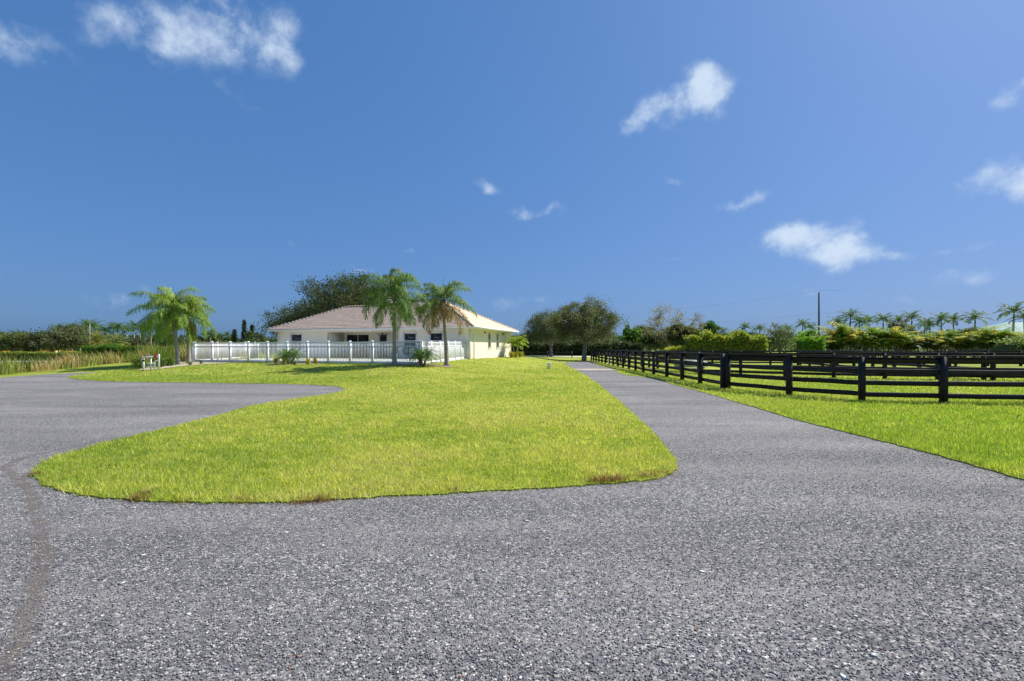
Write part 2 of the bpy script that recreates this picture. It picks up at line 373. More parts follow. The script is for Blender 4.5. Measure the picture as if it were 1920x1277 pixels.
M['concrete'] = ground_mat('patio_concrete', [(.55, .53, .48), (.63, .61, .56), (.70, .68, .63)], [.35, .5, .65], .5, 20, .004)
sheet('sand_track', [(-14, 81), (13, 80.5), (15, 90), (-14, 91)], M['arena'], .03, 4)
sheet('patio', [(-6.6, 31.5), (-23.2, 36.9), (-24.6, 48.2), (-23.6, 48.3), (-3.9, 41.85), (-5.9, 31.8)], M['concrete'], .055, 1.0, .1)
sheet('arena', [(-150, 83), (-47, 83), (-47, 112), (-150, 112)], M['arena'], .01, 12)

# a curved wheel track of brown sand on the gravel
track_px = [(-20,1300),(25,1215),(62,1130),(80,1060),(74,990),(56,925),(22,888),(14,876),(50,858),(130,840),(230,820),(330,800),(430,780)]
tp = np.array([W(*p) for p in track_px]); ct = []
for i in range(len(tp) - 1):
    p0, p1, p2, p3 = tp[max(i - 1, 0)], tp[i], tp[i + 1], tp[min(i + 2, len(tp) - 1)]
    for t in np.arange(8) / 8: ct.append(.5 * (2 * p1 + (p2 - p0) * t + (2 * p0 - 5 * p1 + 4 * p2 - p3) * t * t + (3 * p1 - p0 - 3 * p2 + p3) * t ** 3))
ct = np.array(ct); tg = np.gradient(ct, axis=0); tg /= np.linalg.norm(tg, axis=1)[:, None]; nm = np.stack([-tg[:, 1], tg[:, 0]], 1)
mt = M['mulch'].copy(); mt.name = 'wheel_track_sand'; nt = mt.node_tree
e = [n for n in nt.nodes if n.type == 'VALTORGB'][0].color_ramp.elements
for x, c in zip(e, [(.15, .125, .105), (.19, .16, .135), (.24, .21, .18)]): x.color = (*c, 1)
at = nt.nodes.new('ShaderNodeAttribute'); at.attribute_name = 'tint'; no = nt.nodes.new('ShaderNodeTexNoise'); no.inputs['Scale'].default_value = 9; no.inputs['Detail'].default_value = 5
g_ = nt.nodes.new('ShaderNodeNewGeometry'); nt.links.new(g_.outputs['Position'], no.inputs['Vector'])
k = nt.nodes.new('ShaderNodeMath'); k.operation = 'MULTIPLY_ADD'; k.inputs[1].default_value = 2.6; nt.links.new(no.outputs[0], k.inputs[0]); 
s2 = nt.nodes.new('ShaderNodeMath'); s2.operation = 'ADD'; s2.inputs[1].default_value = -1.75; nt.links.new(at.outputs['Fac'], s2.inputs[0]); nt.links.new(s2.outputs[0], k.inputs[2]); k.use_clamp = True
k2 = nt.nodes.new('ShaderNodeMath'); k2.operation = 'MULTIPLY'; k2.inputs[1].default_value = .62; nt.links.new(k.outputs[0], k2.inputs[0])
nt.links.new(k2.outputs[0], nt.nodes['Principled BSDF'].inputs['Alpha'])
mb = MB(); offs = [-.10, -.03, .03, .10]; wgt = [0, 1, 1, 0]; n = len(ct); rows = []; cc = []
for o_, w_ in zip(offs, wgt):
    rows.append(np.column_stack([ct + nm * o_, np.full(n, .0105)])); cc.append(np.full((n, 3), w_ * 1.0))
cc = np.array(cc); cc *= np.clip(np.minimum(1, (n - 1 - np.arange(n)) / 30), .15, 1)[None, :, None]
i_ = np.arange(n - 1); q = np.concatenate([np.stack([r_ * n + i_, r_ * n + i_ + 1, (r_ + 1) * n + i_ + 1, (r_ + 1) * n + i_], 1) for r_ in range(3)])
mb.add(np.concatenate(rows), q=q, c=cc.reshape(-1, 3)); tag(mb.build('wheel_track', mt), kind='structure')

# ------------------------------------------------------------------ house
house = thing('house', 'single storey cream stucco house with tan tiled hip roof behind white fence', 'house', (HX, HY, float(H(HX, HY))), HR)
WH = 2.85
def wall(name, length, openings, frame, thick=.2, h=WH, m=None):
    """wall in its own plane: x along, z up, outside towards -y; frame = matrix to house space; openings (x0,x1,z0,z1) are cut through"""
    xs = sorted({0, length, *[o[0] for o in openings], *[o[1] for o in openings]}); zs = sorted({0, h, *[o[2] for o in openings], *[o[3] for o in openings]})
    mb = MB()
    def add(p): mb.add([(frame @ Vector(v))[:] for v in p], q=[[0, 1, 2, 3]])
    for a, b in zip(xs, xs[1:]):
        for c, d in zip(zs, zs[1:]):
            if any(o[0] <= a and b <= o[1] and o[2] <= c and d <= o[3] for o in openings): continue
            add([(a, 0, c), (b, 0, c), (b, 0, d), (a, 0, d)]); add([(b, thick, c), (a, thick, c), (a, thick, d), (b, thick, d)])
    for a, b, c, d in openings:
        add([(a, 0, c), (a, thick, c), (b, thick, c), (b, 0, c)]); add([(a, 0, d), (b, 0, d), (b, thick, d), (a, thick, d)])
        add([(a, 0, c), (a, 0, d), (a, thick, d), (a, thick, c)]); add([(b, 0, c), (b, thick, c), (b, thick, d), (b, 0, d)])
    add([(0, 0, 0), (0, thick, 0), (0, thick, h), (0, 0, h)]); add([(length, 0, 0), (length, 0, h), (length, thick, h), (length, thick, 0)])
    return mb.build(name, m or M['stucco'], house)
def window(frame, x0, x1, z0, z1, bars=(), trim=.10, mid=None):
    """window > window_frame, pane(s): set 8 cm into the wall, flat trim band round it"""
    mb = MB(); f = .05; y0, y1 = .04, .10
    for a, b, c, d in ((x0, x0 + f, z0, z1), (x1 - f, x1, z0, z1), (x0 + f, x1 - f, z0, z0 + f), (x0 + f, x1 - f, z1 - f, z1)): mb.box(a, b, y0, y1, c, d, M=frame)
    if mid: mb.box(x0 + f, x1 - f, y0 - .005, y1, mid - .035, mid + .035, M=frame)
    for b in bars: mb.box(b - .03, b + .03, y0, y1, z0 + f, z1 - f, M=frame)
    w = mb.build('window', M['trim'], house)
    zz = [z0 + f] + ([mid] if mid else []) + [z1 - f]; xx = [x0 + f] + list(bars) + [x1 - f]
    for a, b in zip(xx, xx[1:]):
        for c, d in zip(zz, zz[1:]):
            p = MB(); p.box(a, b, .07, .08, c, d, M=frame); p.build('pane', M['glass'], w)
    if trim:
        t = MB()
        for a, b, c, d in ((x0 - trim, x0, z0 - trim, z1 + trim), (x1, x1 + trim, z0 - trim, z1 + trim), (x0, x1, z1, z1 + trim), (x0, x1, z0 - trim, z0)): t.box(a, b, -.03, -.001, c, d, M=frame)
        t.build('surround', M['trim'], w)
T = Matrix.Translation
fr_front = T((-21.05, 0, 0))                                    # front right and left pieces share this frame; x = 21.05 - u
def fx(u): return 21.05 - u
# front wall left of the porch
wall('wall', fx(14.97), [(fx(19.34), fx(18.04), .9, 2.36)], fr_front)
window(fr_front, fx(19.34), fx(18.04), .9, 2.36, mid=1.66)
fr_r = T((-7.06, 0, 0))
wall('wall', 7.06, [(7.06 - 6.54, 7.06 - 5.3, .95, 2.36), (7.06 - 3.88, 7.06 - 2.66, .95, 2.36)], fr_r)
window(fr_r, 7.06 - 6.54, 7.06 - 5.3, .95, 2.36, mid=1.66); window(fr_r, 7.06 - 3.88, 7.06 - 2.66, .95, 2.36, mid=1.66)
# porch: back wall, two cheeks, lintel, slab
PV = 2.3
fr_p = T((-14.77, PV, 0))
wall('porch_wall', 14.77 - 7.26, [(.25, 2.9, .02, 2.36), (4.1, 4.95, .02, 2.34)], fr_p)
window(fr_p, .25, 2.9, .02, 2.36, bars=(1.57,), trim=0); window(fr_p, 4.1, 4.95, .02, 2.34, mid=1.0, trim=.12)
for x in (-14.97, -7.26):
    mb = MB(); mb.box(x, x + .2, .2, PV + .2, 0, WH); mb.build('porch_side', M['stucco'], house)
mb = MB(); mb.box(-14.97, -7.06, .001, .199, 2.5, WH); mb.build('lintel', M['stucco'], house)
mb = MB(); mb.box(-14.77, -7.26, .2, PV, 2.62, 2.70); mb.build('porch_ceiling', M['soffit'], house)
mb = MB(); mb.box(-14.77, -7.26, -3, PV, -.3, .018); mb.build('patio_slab', M['trim'], house)
# right side wall (outside towards +x), back and left walls
fr_s = Matrix(((0, -1, 0, 0), (1, 0, 0, .2), (0, 0, 1, 0), (0, 0, 0, 1)))   # x along +y, outside +x
wall('wall', 11.4, [(4.32, 4.99, .98, 2.44), (6.68, 7.35, .98, 2.44)], fr_s)
window(fr_s, 4.32, 4.99, .98, 2.44, mid=1.72, trim=.08); window(fr_s, 6.68, 7.35, .98, 2.44, mid=1.72, trim=.08)
mb = MB(); mb.box(-16, -.2, 11.4, 11.6, 0, WH); mb.box(-21.05, -20.85, .2, 9.5, 0, WH); mb.box(-20.85, -16, 9.3, 9.5, 0, WH); mb.box(-16.2, -16, 9.5, 11.4, 0, WH)
mb.build('wall', M['stucco'], house)
mb = MB(); mb.box(-20.85, -14.97, .2, .25, 2.70, 2.74); mb.build('inner_ceiling', M['soffit'], house)
mb = MB(); mb.box(-.12, .03, -.03, -.002, 0, WH - .02); mb.box(.002, .03, -.0015, .14, 0, WH - .02); mb.build('corner_trim', M['trim'], house)
# roof
SL = .4766; ZE = WH
def zf(x, y, which):
    return {'f': ZE + SL * (y + .6), 'r': ZE + SL * (.6 - x), 'b': ZE + SL * (12.2 - y), 'm': 5.9 + SL * (x + 10), 'wb': ZE + SL * (10.1 - y), 'wl': ZE + SL * (x + 21.65)}[which]
PL = {'f': [(-21.65, -.6), (.6, -.6), (-5.8, 5.8), (-10, 5.8), (-11.05, 4.75), (-16.3, 4.75)], 'r': [(.6, -.6), (.6, 12.2), (-5.8, 5.8)],
      'b': [(.6, 12.2), (-16.4, 12.2), (-10, 5.8), (-5.8, 5.8)], 'm': [(-10, 5.8), (-16.4, 12.2), (-16.4, 10.1), (-11.05, 4.75)],
      'wb': [(-11.05, 4.75), (-16.4, 10.1), (-21.65, 10.1), (-16.3, 4.75)], 'wl': [(-21.65, -.6), (-16.3, 4.75), (-21.65, 10.1)]}
roof_me = bpy.data.meshes.new('roof'); rv = []; rf = []
for k, P in PL.items(): rf.append(list(range(len(rv), len(rv) + len(P)))); rv += [(x, y, zf(x, y, k)) for x, y in P]
roof_me.from_pydata(rv, [], rf); M['roofbase'] = mat('roof_underlay', (.36, .29, .24), .9, .1)
roof = obj('roof', roof_me, M['roofbase'], house)
rnd = np.random.RandomState(5)
tiles = MB()
def tile_plane(key, along, upx, upy):
    """rows of flat tiles; along = 'x' or 'y' eave direction"""
    P = np.array(PL[key]); a_i, u_i = (0, 1) if along == 'x' else (1, 0)
    sgn = 1 if (upx + upy) > 0 else -1
    u0 = P[:, u_i].min() if sgn > 0 else P[:, u_i].max(); umax = abs(P[:, u_i].max() - P[:, u_i].min())
    step = .29; row = 0; s = -.04
    while s < umax - .05:
        um = u0 + sgn * min(max(s + step / 2, .001), umax - .01); xs_ = []
        for i in range(len(P)):
            p, q_ = P[i], P[(i + 1) % len(P)]
            if (p[u_i] - um) * (q_[u_i] - um) < 0:
                t = (um - p[u_i]) / (q_[u_i] - p[u_i]); xs_.append(p[a_i] + t * (q_[a_i] - p[a_i]))
        if len(xs_) >= 2:
            lo, hi = min(xs_), max(xs_); x = math.floor((lo - .5) / .33) * .33 + (.165 if row % 2 else 0)
            while x + .33 < lo: x += .33
            while x < hi:
                a, b = max(x, lo), min(x + .3299, hi); x += .33
                if b - a < .05: continue
                j = 0; pts = []
                for (ss, hh) in ((s, .040 + j), (s + step + .03, .014), (s, .010), (s + step + .03, .0)):
                    for aa in (a, b):
                        uu = u0 + sgn * ss; X, Y = (aa, uu) if along == 'x' else (uu, aa)
                        pts.append((X, Y, zf(X, Y, key) + hh))
                base = np.array([.72, .53, .39]) * (1.06 if row % 2 else .95) * rnd.uniform(.90, 1.07)
                base = base * np.array([1, rnd.uniform(.96, 1.03), rnd.uniform(.92, 1.06)])
                tiles.add(pts, q=[[0, 1, 3, 2], [4, 5, 1, 0]], c=base)
        s += step; row += 1
tile_plane('f', 'x', 0, 1); tile_plane('r', 'y', -1, 0); tile_plane('wl', 'y', 1, 0); tile_plane('b', 'x', 0, -1); tile_plane('m', 'y', 1, 0); tile_plane('wb', 'x', 0, -1)
tag(tiles.build('roof_tiles', M['tile'], roof), kind='stuff')
caps = MB()
def caprun(a, b):
    a, b = np.array(a), np.array(b); L = np.linalg.norm(b - a); n = int(L / .36); d = (b - a) / L
    for i in range(n):
        p = a + d * i * L / n; q_ = a + d * (i + 1.15) * L / n
        caps.tube([p + [0, 0, .035], q_ + [0, 0, .02]], [.10, .085], 7, c=np.array([.56, .44, .35]) * rnd.uniform(.85, 1.12))
def pt(x, y, k): return (x, y, zf(x, y, k))
for a, b in ((pt(.6, -.6, 'f'), pt(-5.8, 5.8, 'f')), (pt(-5.8, 5.8, 'f'), pt(-10, 5.8, 'f')), (pt(-11.05, 4.75, 'f'), pt(-16.3, 4.75, 'f')), (pt(-21.65, -.6, 'f'), pt(-16.3, 4.75, 'f')),
             (pt(.6, 12.2, 'r'), pt(-5.8, 5.8, 'r')), (pt(-11.05, 4.75, 'f'), pt(-10, 5.8, 'f')), (pt(-21.65, 10.1, 'wl'), pt(-16.3, 4.75, 'wl'))): caprun(a, b)
caps.build('ridge_caps', M['tile'], roof)
mb = MB()
mb.box(-21.62, .57, -.57, 12.17, ZE - .06, ZE - .012); mb.build('soffit', M['soffit'], roof)
for (a, b, c, d) in ((-21.67, .62, -.62, -.57), (.57, .62, -.57, 12.2), (-21.67, -21.62, -.57, 10.1)):
    mb = MB(); mb.box(a, b, c, d, ZE - .20, ZE + .02); mb.build('fascia', M['trim'], roof)
mb = MB()   # gutter along the right eave
mb.box(.622, .74, -.62, 12.2, ZE - .14, ZE - .125); mb.box(.725, .74, -.62, 12.2, ZE - .125, ZE + .0); mb.box(.622, .725, -.62, -.60, ZE - .125, ZE); mb.box(.622, .725, 12.18, 12.2, ZE - .125, ZE)
gut = mb.build('gutter', M['trim'], roof)
for y in (.82, 11.35):
    mb = MB(); mb.tube([(.68, y, ZE - .13), (.66, y, ZE - .25), (.10, y, ZE - .50), (.07, y, ZE - .62), (.07, y, .12)], .04, 8); mb.tube([(.07, y, .16), (.07, y, .03)], .055, 8)
    mb.build('downspout', M['trim'], gut)
mb = MB(); mb.box(-12.3, -11.5, 6.0, 6.8, 4.6, 6.35); mb.box(-12.36, -11.44, 5.94, 6.86, 6.35, 6.45); mb.build('chimney', M['trim'], roof)
for y in (3.47, 8.77):
    mb = MB(); mb.box(.002, .05, y - .06, y + .06, 2.43, 2.53); mb.tube([(.05, y - .05, 2.47), (.16, y - .08, 2.42)], .05, 8); mb.tube([(.05, y + .05, 2.47), (.16, y + .08, 2.42)], .05, 8); mb.build('floodlight', M['dark'], house)
mb = MB(); mb.tube([(-9.6, 1.2, 2.61), (-9.6, 1.2, 2.38)], .03, 8); mb.lathe([(.02, 2.28), (.12, 2.30), (.12, 2.38), (.02, 2.40)], 12, at=(-9.6, 1.2, 0))
fan = mb.build('ceiling_fan', M['dark'], house)
for i in range(5):
    a = i * 2 * math.pi / 5 + .3; mm_ = T((-9.6, 1.2, 2.34)) @ Matrix.Rotation(a, 4, 'Z') @ Matrix.Rotation(.18, 4, 'X'); mb = MB(); mb.box(.14, .68, -.07, .07, -.005, .005, M=mm_); mb.build('blade', M['wood'], fan)
def H2W(x, y, z=0): return house_m @ Vector((x, y, z))
house_m = T(house.location) @ Matrix.Rotation(HR, 4, 'Z')
# satellite dish on the left corner
p = H2W(-20.9, -.35, 2.25); dish = thing('satellite_dish', 'grey satellite dish mounted on the corner of the cream house', 'dish', p, HR)
mb = MB(); prof = [(.0, 0), (.15, .02), (.28, .06), (.38, .115), (.39, .12)]; mb.lathe(prof, 20); d_ = mb.build('reflector', M['grey'], dish, smooth=True); d_.rotation_euler = (R(62), 0, R(-35)); d_.location = (0, -.05, 0)
mb = MB(); mb.tube([(0, 0, 0), (.02, .1, -.25), (.02, .345, -.55)], .025, 7); mb.tube([(.05, -.05, -.05), (.25, -.42, -.05)], .018, 6); mb.box(.22, .29, -.50, -.42, -.09, 0); mb.build('arm', M['grey'], dish)

# ------------------------------------------------------------------ white vinyl fences
postM = MB(); postM.box(-.064, .064, -.064, .064, 0, 1.50); post_me = postM.mesh('post')
cm = MB(); cm.box(-.075, .075, -.075, .075, 1.502, 1.53); cm.add([(-.075, -.075, 1.53), (.075, -.075, 1.53), (.075, .075, 1.53), (-.075, .075, 1.53), (0, 0, 1.58)], t=[[0, 1, 4], [1, 2, 4], [2, 3, 4], [3, 0, 4]]); cap_me = cm.mesh('cap')
pk = MB(); pk.box(-.013, .013, -.012, .012, .14, 1.42); picket_me = pk.mesh('picket')
un = MB(); un.box(0, 1, -.02, .02, -.045, .045); rail_me = un.mesh('rail')
unb = MB(); unb.box(0, 1, -.02, .02, -.08, .08); lowrail_me = unb.mesh('rail')
sp = MB(); sp.box(0, 1, -.01, .01, .16, 1.16); board_me = sp.mesh('board')
def white_fence(label, pts, solid=False, gaps=()):
    x0, y0 = pts[0]; z0 = float(H(x0, y0)) + .03
    root = thing('vinyl_fence', label, 'fence', (x0, y0, z0))
    for i, (x, y) in enumerate(pts):
        z = float(H(x, y)) + .03 - z0
        if i + 1 < len(pts): ang = math.atan2(pts[i + 1][1] - y, pts[i + 1][0] - x)
        p_ = obj('post', post_me, M['vinyl'], root, (x - x0, y - y0, z), ang); obj('cap', cap_me, M['vinyl'], p_)
        if i + 1 == len(pts) or i in gaps: continue
        bx, by = pts[i + 1]; L = math.hypot(bx - x, by - y); dx, dy = (bx - x) / L, (by - y) / L; zb = float(H(bx, by)) + .03 - z0
        sx_, sy_ = x - x0 + dx * .066, y - y0 + dy * .066; Lr = L - .132; zm = (z + zb) / 2
        for k, hgt in enumerate((1.445, 1.17, .13)):
            obj('rail', lowrail_me if k == 2 else rail_me, M['vinyl'], root, (sx_, sy_, zm + hgt - (.03 if k == 2 else 0)), ang, (Lr, 1, 1))
        if solid:
            nb = int(Lr / .19)
            for j in range(nb): obj('board', board_me, M['vinyl'], root, (sx_ + dx * (j + .01) * Lr / nb, sy_ + dy * (j + .01) * Lr / nb, zm), ang, (Lr / nb * .98, 1, 1))
        nb = max(3, int(round(Lr / .118)))
        if not solid:
            for j in range(1, nb): obj('picket', picket_me, M['vinyl'], root, (sx_ + dx * j * Lr / nb, sy_ + dy * j * Lr / nb, zm), ang)
        else:
            for j in range(1, nb): obj('baluster', bal_me, M['vinyl'], root, (sx_ + dx * j * Lr / nb, sy_ + dy * j * Lr / nb, zm), ang)
    return root
bl = MB(); bl.box(-.019, .019, -.012, .012, 1.215, 1.40); bal_me = bl.mesh('baluster')
CA = np.array([-5.96, 31.0]); CB = CA + 19.46 * np.array([-cu, su]); CC = np.array([-4.15, 41.95])
fp = [tuple(CB + (CA - CB) * i / 11) for i in range(12)]
white_fence('long white vinyl picket fence along the front of the patio yard', fp)
lf = [tuple(CB + np.array([-.25, .16])), (-24.3, 39.6), (-24.75, 42.3), (-25.0, 45.0), (-25.1, 46.9)]
white_fence('white vinyl picket fence running back past the left end of the house', lf)
rfp = [tuple(CA + (CC - CA) * t) for t in (.035, .20, .38, .56, .73, .885, 1)]
white_fence('white vinyl fence of solid boards running back to the house front', rfp, solid=True)
# open gate leaf by the left fence
g0 = gz(-25.0, 47.1, .03); gate = thing('yard_gate', 'open white vinyl gate leaf beside the left house corner', 'gate', g0, R(-58))
mb = MB()
for a, b, c, d in ((0, .1, .08, 1.45), (1.3, 1.4, .08, 1.45), (.1, 1.3, 1.35, 1.45), (.1, 1.3, 1.10, 1.19), (.1, 1.3, .08, .22)): mb.box(a, b, -.025, .025, c, d)
mb.build('gate_frame', M['vinyl'], gate)
for j in range(8):
    b_ = MB(); b_.box(.1 + j * .15 + .002, .1 + (j + 1) * .15 - .002, -.01, .01, .22, 1.10); b_.build('board', M['vinyl'], gate)
mb = MB(); mb.box(-.03, .0, -.03, .03, .3, .4); mb.box(-.03, .0, -.03, .03, 1.15, 1.25); mb.build('hinge', M['dark'], gate)

# ------------------------------------------------------------------ black board fences
rb = random.Random(11)
pm = []
for i in range(3):
    b_ = MB(); t = rb.uniform(.8, 1.4); e_ = .012
    b_.box(-.075, .075, -.075, .075, -.1, 1.33, c=(t, t, t)); b_.lathe([(.09, 1.33), (.08, 1.345), (0, 1.348)], 4, c=(t * 1.5,) * 3); pm.append(b_.mesh('post'))
bm_ = []
for i in range(5):
    b_ = MB(); t = rb.uniform(.75, 1.7); n = 6; xs_ = np.linspace(0, 1, n); vv = []
    zo = np.array([rb.uniform(-.006, .006) for _ in range(n)]); zo[0] = zo[-1] = 0
    for x, z in zip(xs_, zo):
        for yy_, zz_ in ((-.018, -.072), (.018, -.072), (.018, .072), (-.018, .072)): vv.append((x, yy_, zz_ + z))
    q = []
    for k in range(n - 1):
        for j in range(4): q.append([k * 4 + j, (k + 1) * 4 + j, (k + 1) * 4 + (j + 1) % 4, k * 4 + (j + 1) % 4])
    q += [[3, 2, 1, 0], [(n - 1) * 4 + j for j in range(4)]]
    b_.add(vv, q=q, c=(t, t, t)); bm_.append(b_.mesh('board'))
cp = MB(); cp.box(0, 1, -.085, .085, 0, .03, c=(1.6, 1.6, 1.6)); cpl_me = cp.mesh('cap_board')
def path_points(poly, step):
    P = np.array(poly, float); s = np.r_[0, np.cumsum(np.linalg.norm(np.diff(P, axis=0), axis=1))]; n = max(1, int(round(s[-1] / step))); t = np.linspace(0, s[-1], n + 1)
    return [(np.interp(a, s, P[:, 0]), np.interp(a, s, P[:, 1])) for a in t]
def board_fence(label, pts, side, rails=(.22, .56, .90, 1.24), cap=True, hs=1.0, group=None):
    x0, y0 = pts[0]; z0 = float(H(x0, y0)); root = thing('board_fence', label, 'fence', (x0, y0, z0), 0, group)
    for i, (x, y) in enumerate(pts):
        z = float(H(x, y)) - z0
        if i + 1 < len(pts): ang = math.atan2(pts[i + 1][1] - y, pts[i + 1][0] - x)
        obj('post', rb.choice(pm), M['black'], root, (x - x0, y - y0, z), ang + rb.uniform(-.04, .04), (1, 1, hs * 1.0))
        if i + 1 == len(pts): break
        bx, by = pts[i + 1]; L = math.hypot(bx - x, by - y); dx, dy = (bx - x) / L, (by - y) / L; zb = float(H(bx, by)) - z0
        ox, oy = -dy * side * .095, dx * side * .095
        for k, hgt in enumerate(rails):
            o = obj('board', rb.choice(bm_), M['black'], root, (x - x0 + ox, y - y0 + oy, z + hgt * hs + rb.uniform(-.008, .008)), ang, (L * .997, 1, 1)); o.rotation_euler = (0, -math.atan2(zb - z, L) + rb.uniform(-.003, .003), ang)
        if cap: obj('cap_board', cpl_me, M['black'], root, (x - x0 + ox * .3, y - y0 + oy * .3, z + 1.35 * hs), ang, (L * .998, 1, 1))
    return root
far_run = path_points([(8.1, 18.45), (8.3, 24), (8.35, 30), (8.9, 40), (9.9, 60)], 2.4)
board_fence('tall black four board fence running straight along the gravel path', far_run, -1)
near_run = [(8.22, 18.3), (9.24, 16.0), (10.40, 14.27), (12.33, 13.72), (14.75, 13.35), (17.2, 13.1), (19.6, 12.9)]
board_fence('black four board fence curving away from the path at the verge corner', near_run, 1)
alley = path_points([(11.4, 29.3), (11.0, 33), (11.1, 42), (11.8, 60)], 2.4)
board_fence('black board fence of the inner paddock parallel to the path fence', alley, -1)
second = path_points([(11.5, 29.1), (13.6, 27.2), (16.9, 24.9), (18.8, 24.3), (20.6, 23.8), (22.3, 23.3), (34, 20.6)], 2.25)
board_fence('black board fence crossing the paddock behind the curved fence', second, 1)
third = path_points([(14, 46.5), (30, 43.6), (62, 39.5)], 2.5)
board_fence('black board fence across the paddock in front of the areca hedge', third, 1)
side_f = path_points([(23.2, 23.6), (24.6, 33), (26.2, 44)], 2.4)
board_fence('black board fence dividing the paddock, running away from the double post', side_f, 1)
low = path_points([(9.6, 77), (-10, 78.5)], 3.9)
board_fence('low black two board fence under the oaks beyond the lawn', low, 1, rails=(.50, 1.05), cap=False, hs=.78)
arena = path_points([(-47, 84), (-66, 83), (-100, 82)], 1.07)
board_fence('low black fence with narrow posts in front of the pale sand arena', arena, 1, rails=(.30, .74, 1.18), cap=False, hs=.80)

# ------------------------------------------------------------------ plants
def unit(v): return v / (np.linalg.norm(v, axis=-1, keepdims=True) + 1e-9)
def rand_dirs(rs, n): return unit(rs.normal(size=(n, 3)))
def tint(rs, base, n, var=.25, hue=.12):
    b = np.asarray(base)[None] * (1 + rs.uniform(-var, var, (n, 1))); return np.clip(b * (1 + rs.uniform(-hue, hue, (n, 3))), .003, 1)

def tree(name, label, cat, seed, trunk_h, rad, crown, clumps, per, leaf, base, clump_r, loc, rz=0, group=None, gap=.0, limbs=6, base_z=None, barkm='bark', shell=.42):
    """tree > trunk, crown. crown = (rx, ry, rz) half axes; limbs fork at trunk_h and carry leaf clumps"""
    rs = np.random.RandomState(seed); rx, ry, rz_ = crown; cz = trunk_h + rz_ * (.80 if base_z is None else base_z)
    root = thing(name, label, cat, loc, rz, group); tr = MB(); cr = MB()
    wob = rs.normal(0, .04, 2) * trunk_h
    tr.tube([(0, 0, -.15), (0, 0, .05), (wob[0] * .4, wob[1] * .4, trunk_h * .5), (wob[0], wob[1], trunk_h)], [rad * 1.6, rad * 1.25, rad, rad * .85], 8)
    fork = np.array([wob[0], wob[1], trunk_h * .97]); nodes = []
    for i in range(limbs):
        a = 2 * math.pi * (i + rs.uniform(-.3, .3)) / limbs; e = rs.uniform(.15, .95)
        end = np.array([math.cos(a) * rx * .62 * math.cos(e * .9), math.sin(a) * ry * .62 * math.cos(e * .9), cz + rz_ * (e - .45) * .9])
        mid = fork * .5 + end * .5 + np.array([0, 0, rs.uniform(-.05, .12) * rz_]) + rs.normal(0, .06, 3) * rx
        t = np.linspace(0, 1, 7)[:, None]; pts = (1 - t) ** 2 * fork + 2 * t * (1 - t) * mid + t * t * end
        pts[1:-1] += rs.normal(0, .03, (5, 3)) * rx * .5
        tr.tube(pts, rad * np.linspace(.62, .12, 7), 6); nodes.append(pts[2:])
    nodes = np.concatenate(nodes)
    dirs = rand_dirs(rs, clumps * 3); dirs = dirs[dirs[:, 2] > -.62][:clumps]; k = len(dirs)
    lobe = 1 + .16 * np.sin(dirs[:, 0] * 5 + seed) * np.cos(dirs[:, 1] * 4 + seed * 2) + .12 * np.sin(dirs[:, 2] * 7 + seed)
    rr = rs.rand(k) ** shell * lobe
    cen = dirs * rr[:, None] * np.array([rx, ry, rz_]) + np.array([wob[0], wob[1], cz])
    for c in cen:
        j = np.argmin(((nodes - c) ** 2).sum(1)); a = nodes[j]; m = (a + c) / 2 + rs.normal(0, .05, 3) * rx
        tr.tube([a, m, c], [rad * .13, rad * .08, rad * .03], 4, cap=False)
    cr_r = clump_r * rs.uniform(.6, 1.35, k); n = k * per; ids = np.repeat(np.arange(k), per)
    p = cen[ids] + rs.normal(size=(n, 3)) * cr_r[ids][:, None] * np.array([.62, .62, .45]); p[:, 2] = np.maximum(p[:, 2], trunk_h * .45)
    d = unit(rand_dirs(rs, n) + np.array([0, 0, .1])); s_ = unit(np.cross(d, rand_dirs(rs, n)))
    ct = tint(rs, base, k, .18, .10)
    c = ct[ids] * (1 + rs.uniform(-.3, .3, (n, 1)))
    cr.leaves(p, d, s_, leaf * rs.uniform(.6, 1.3, n), leaf * rs.uniform(.4, .7, n), np.clip(c, .003, 1))
    tr.build('trunk', M[barkm], root, smooth=True); cr.build('crown', M['leaf'], root); return root

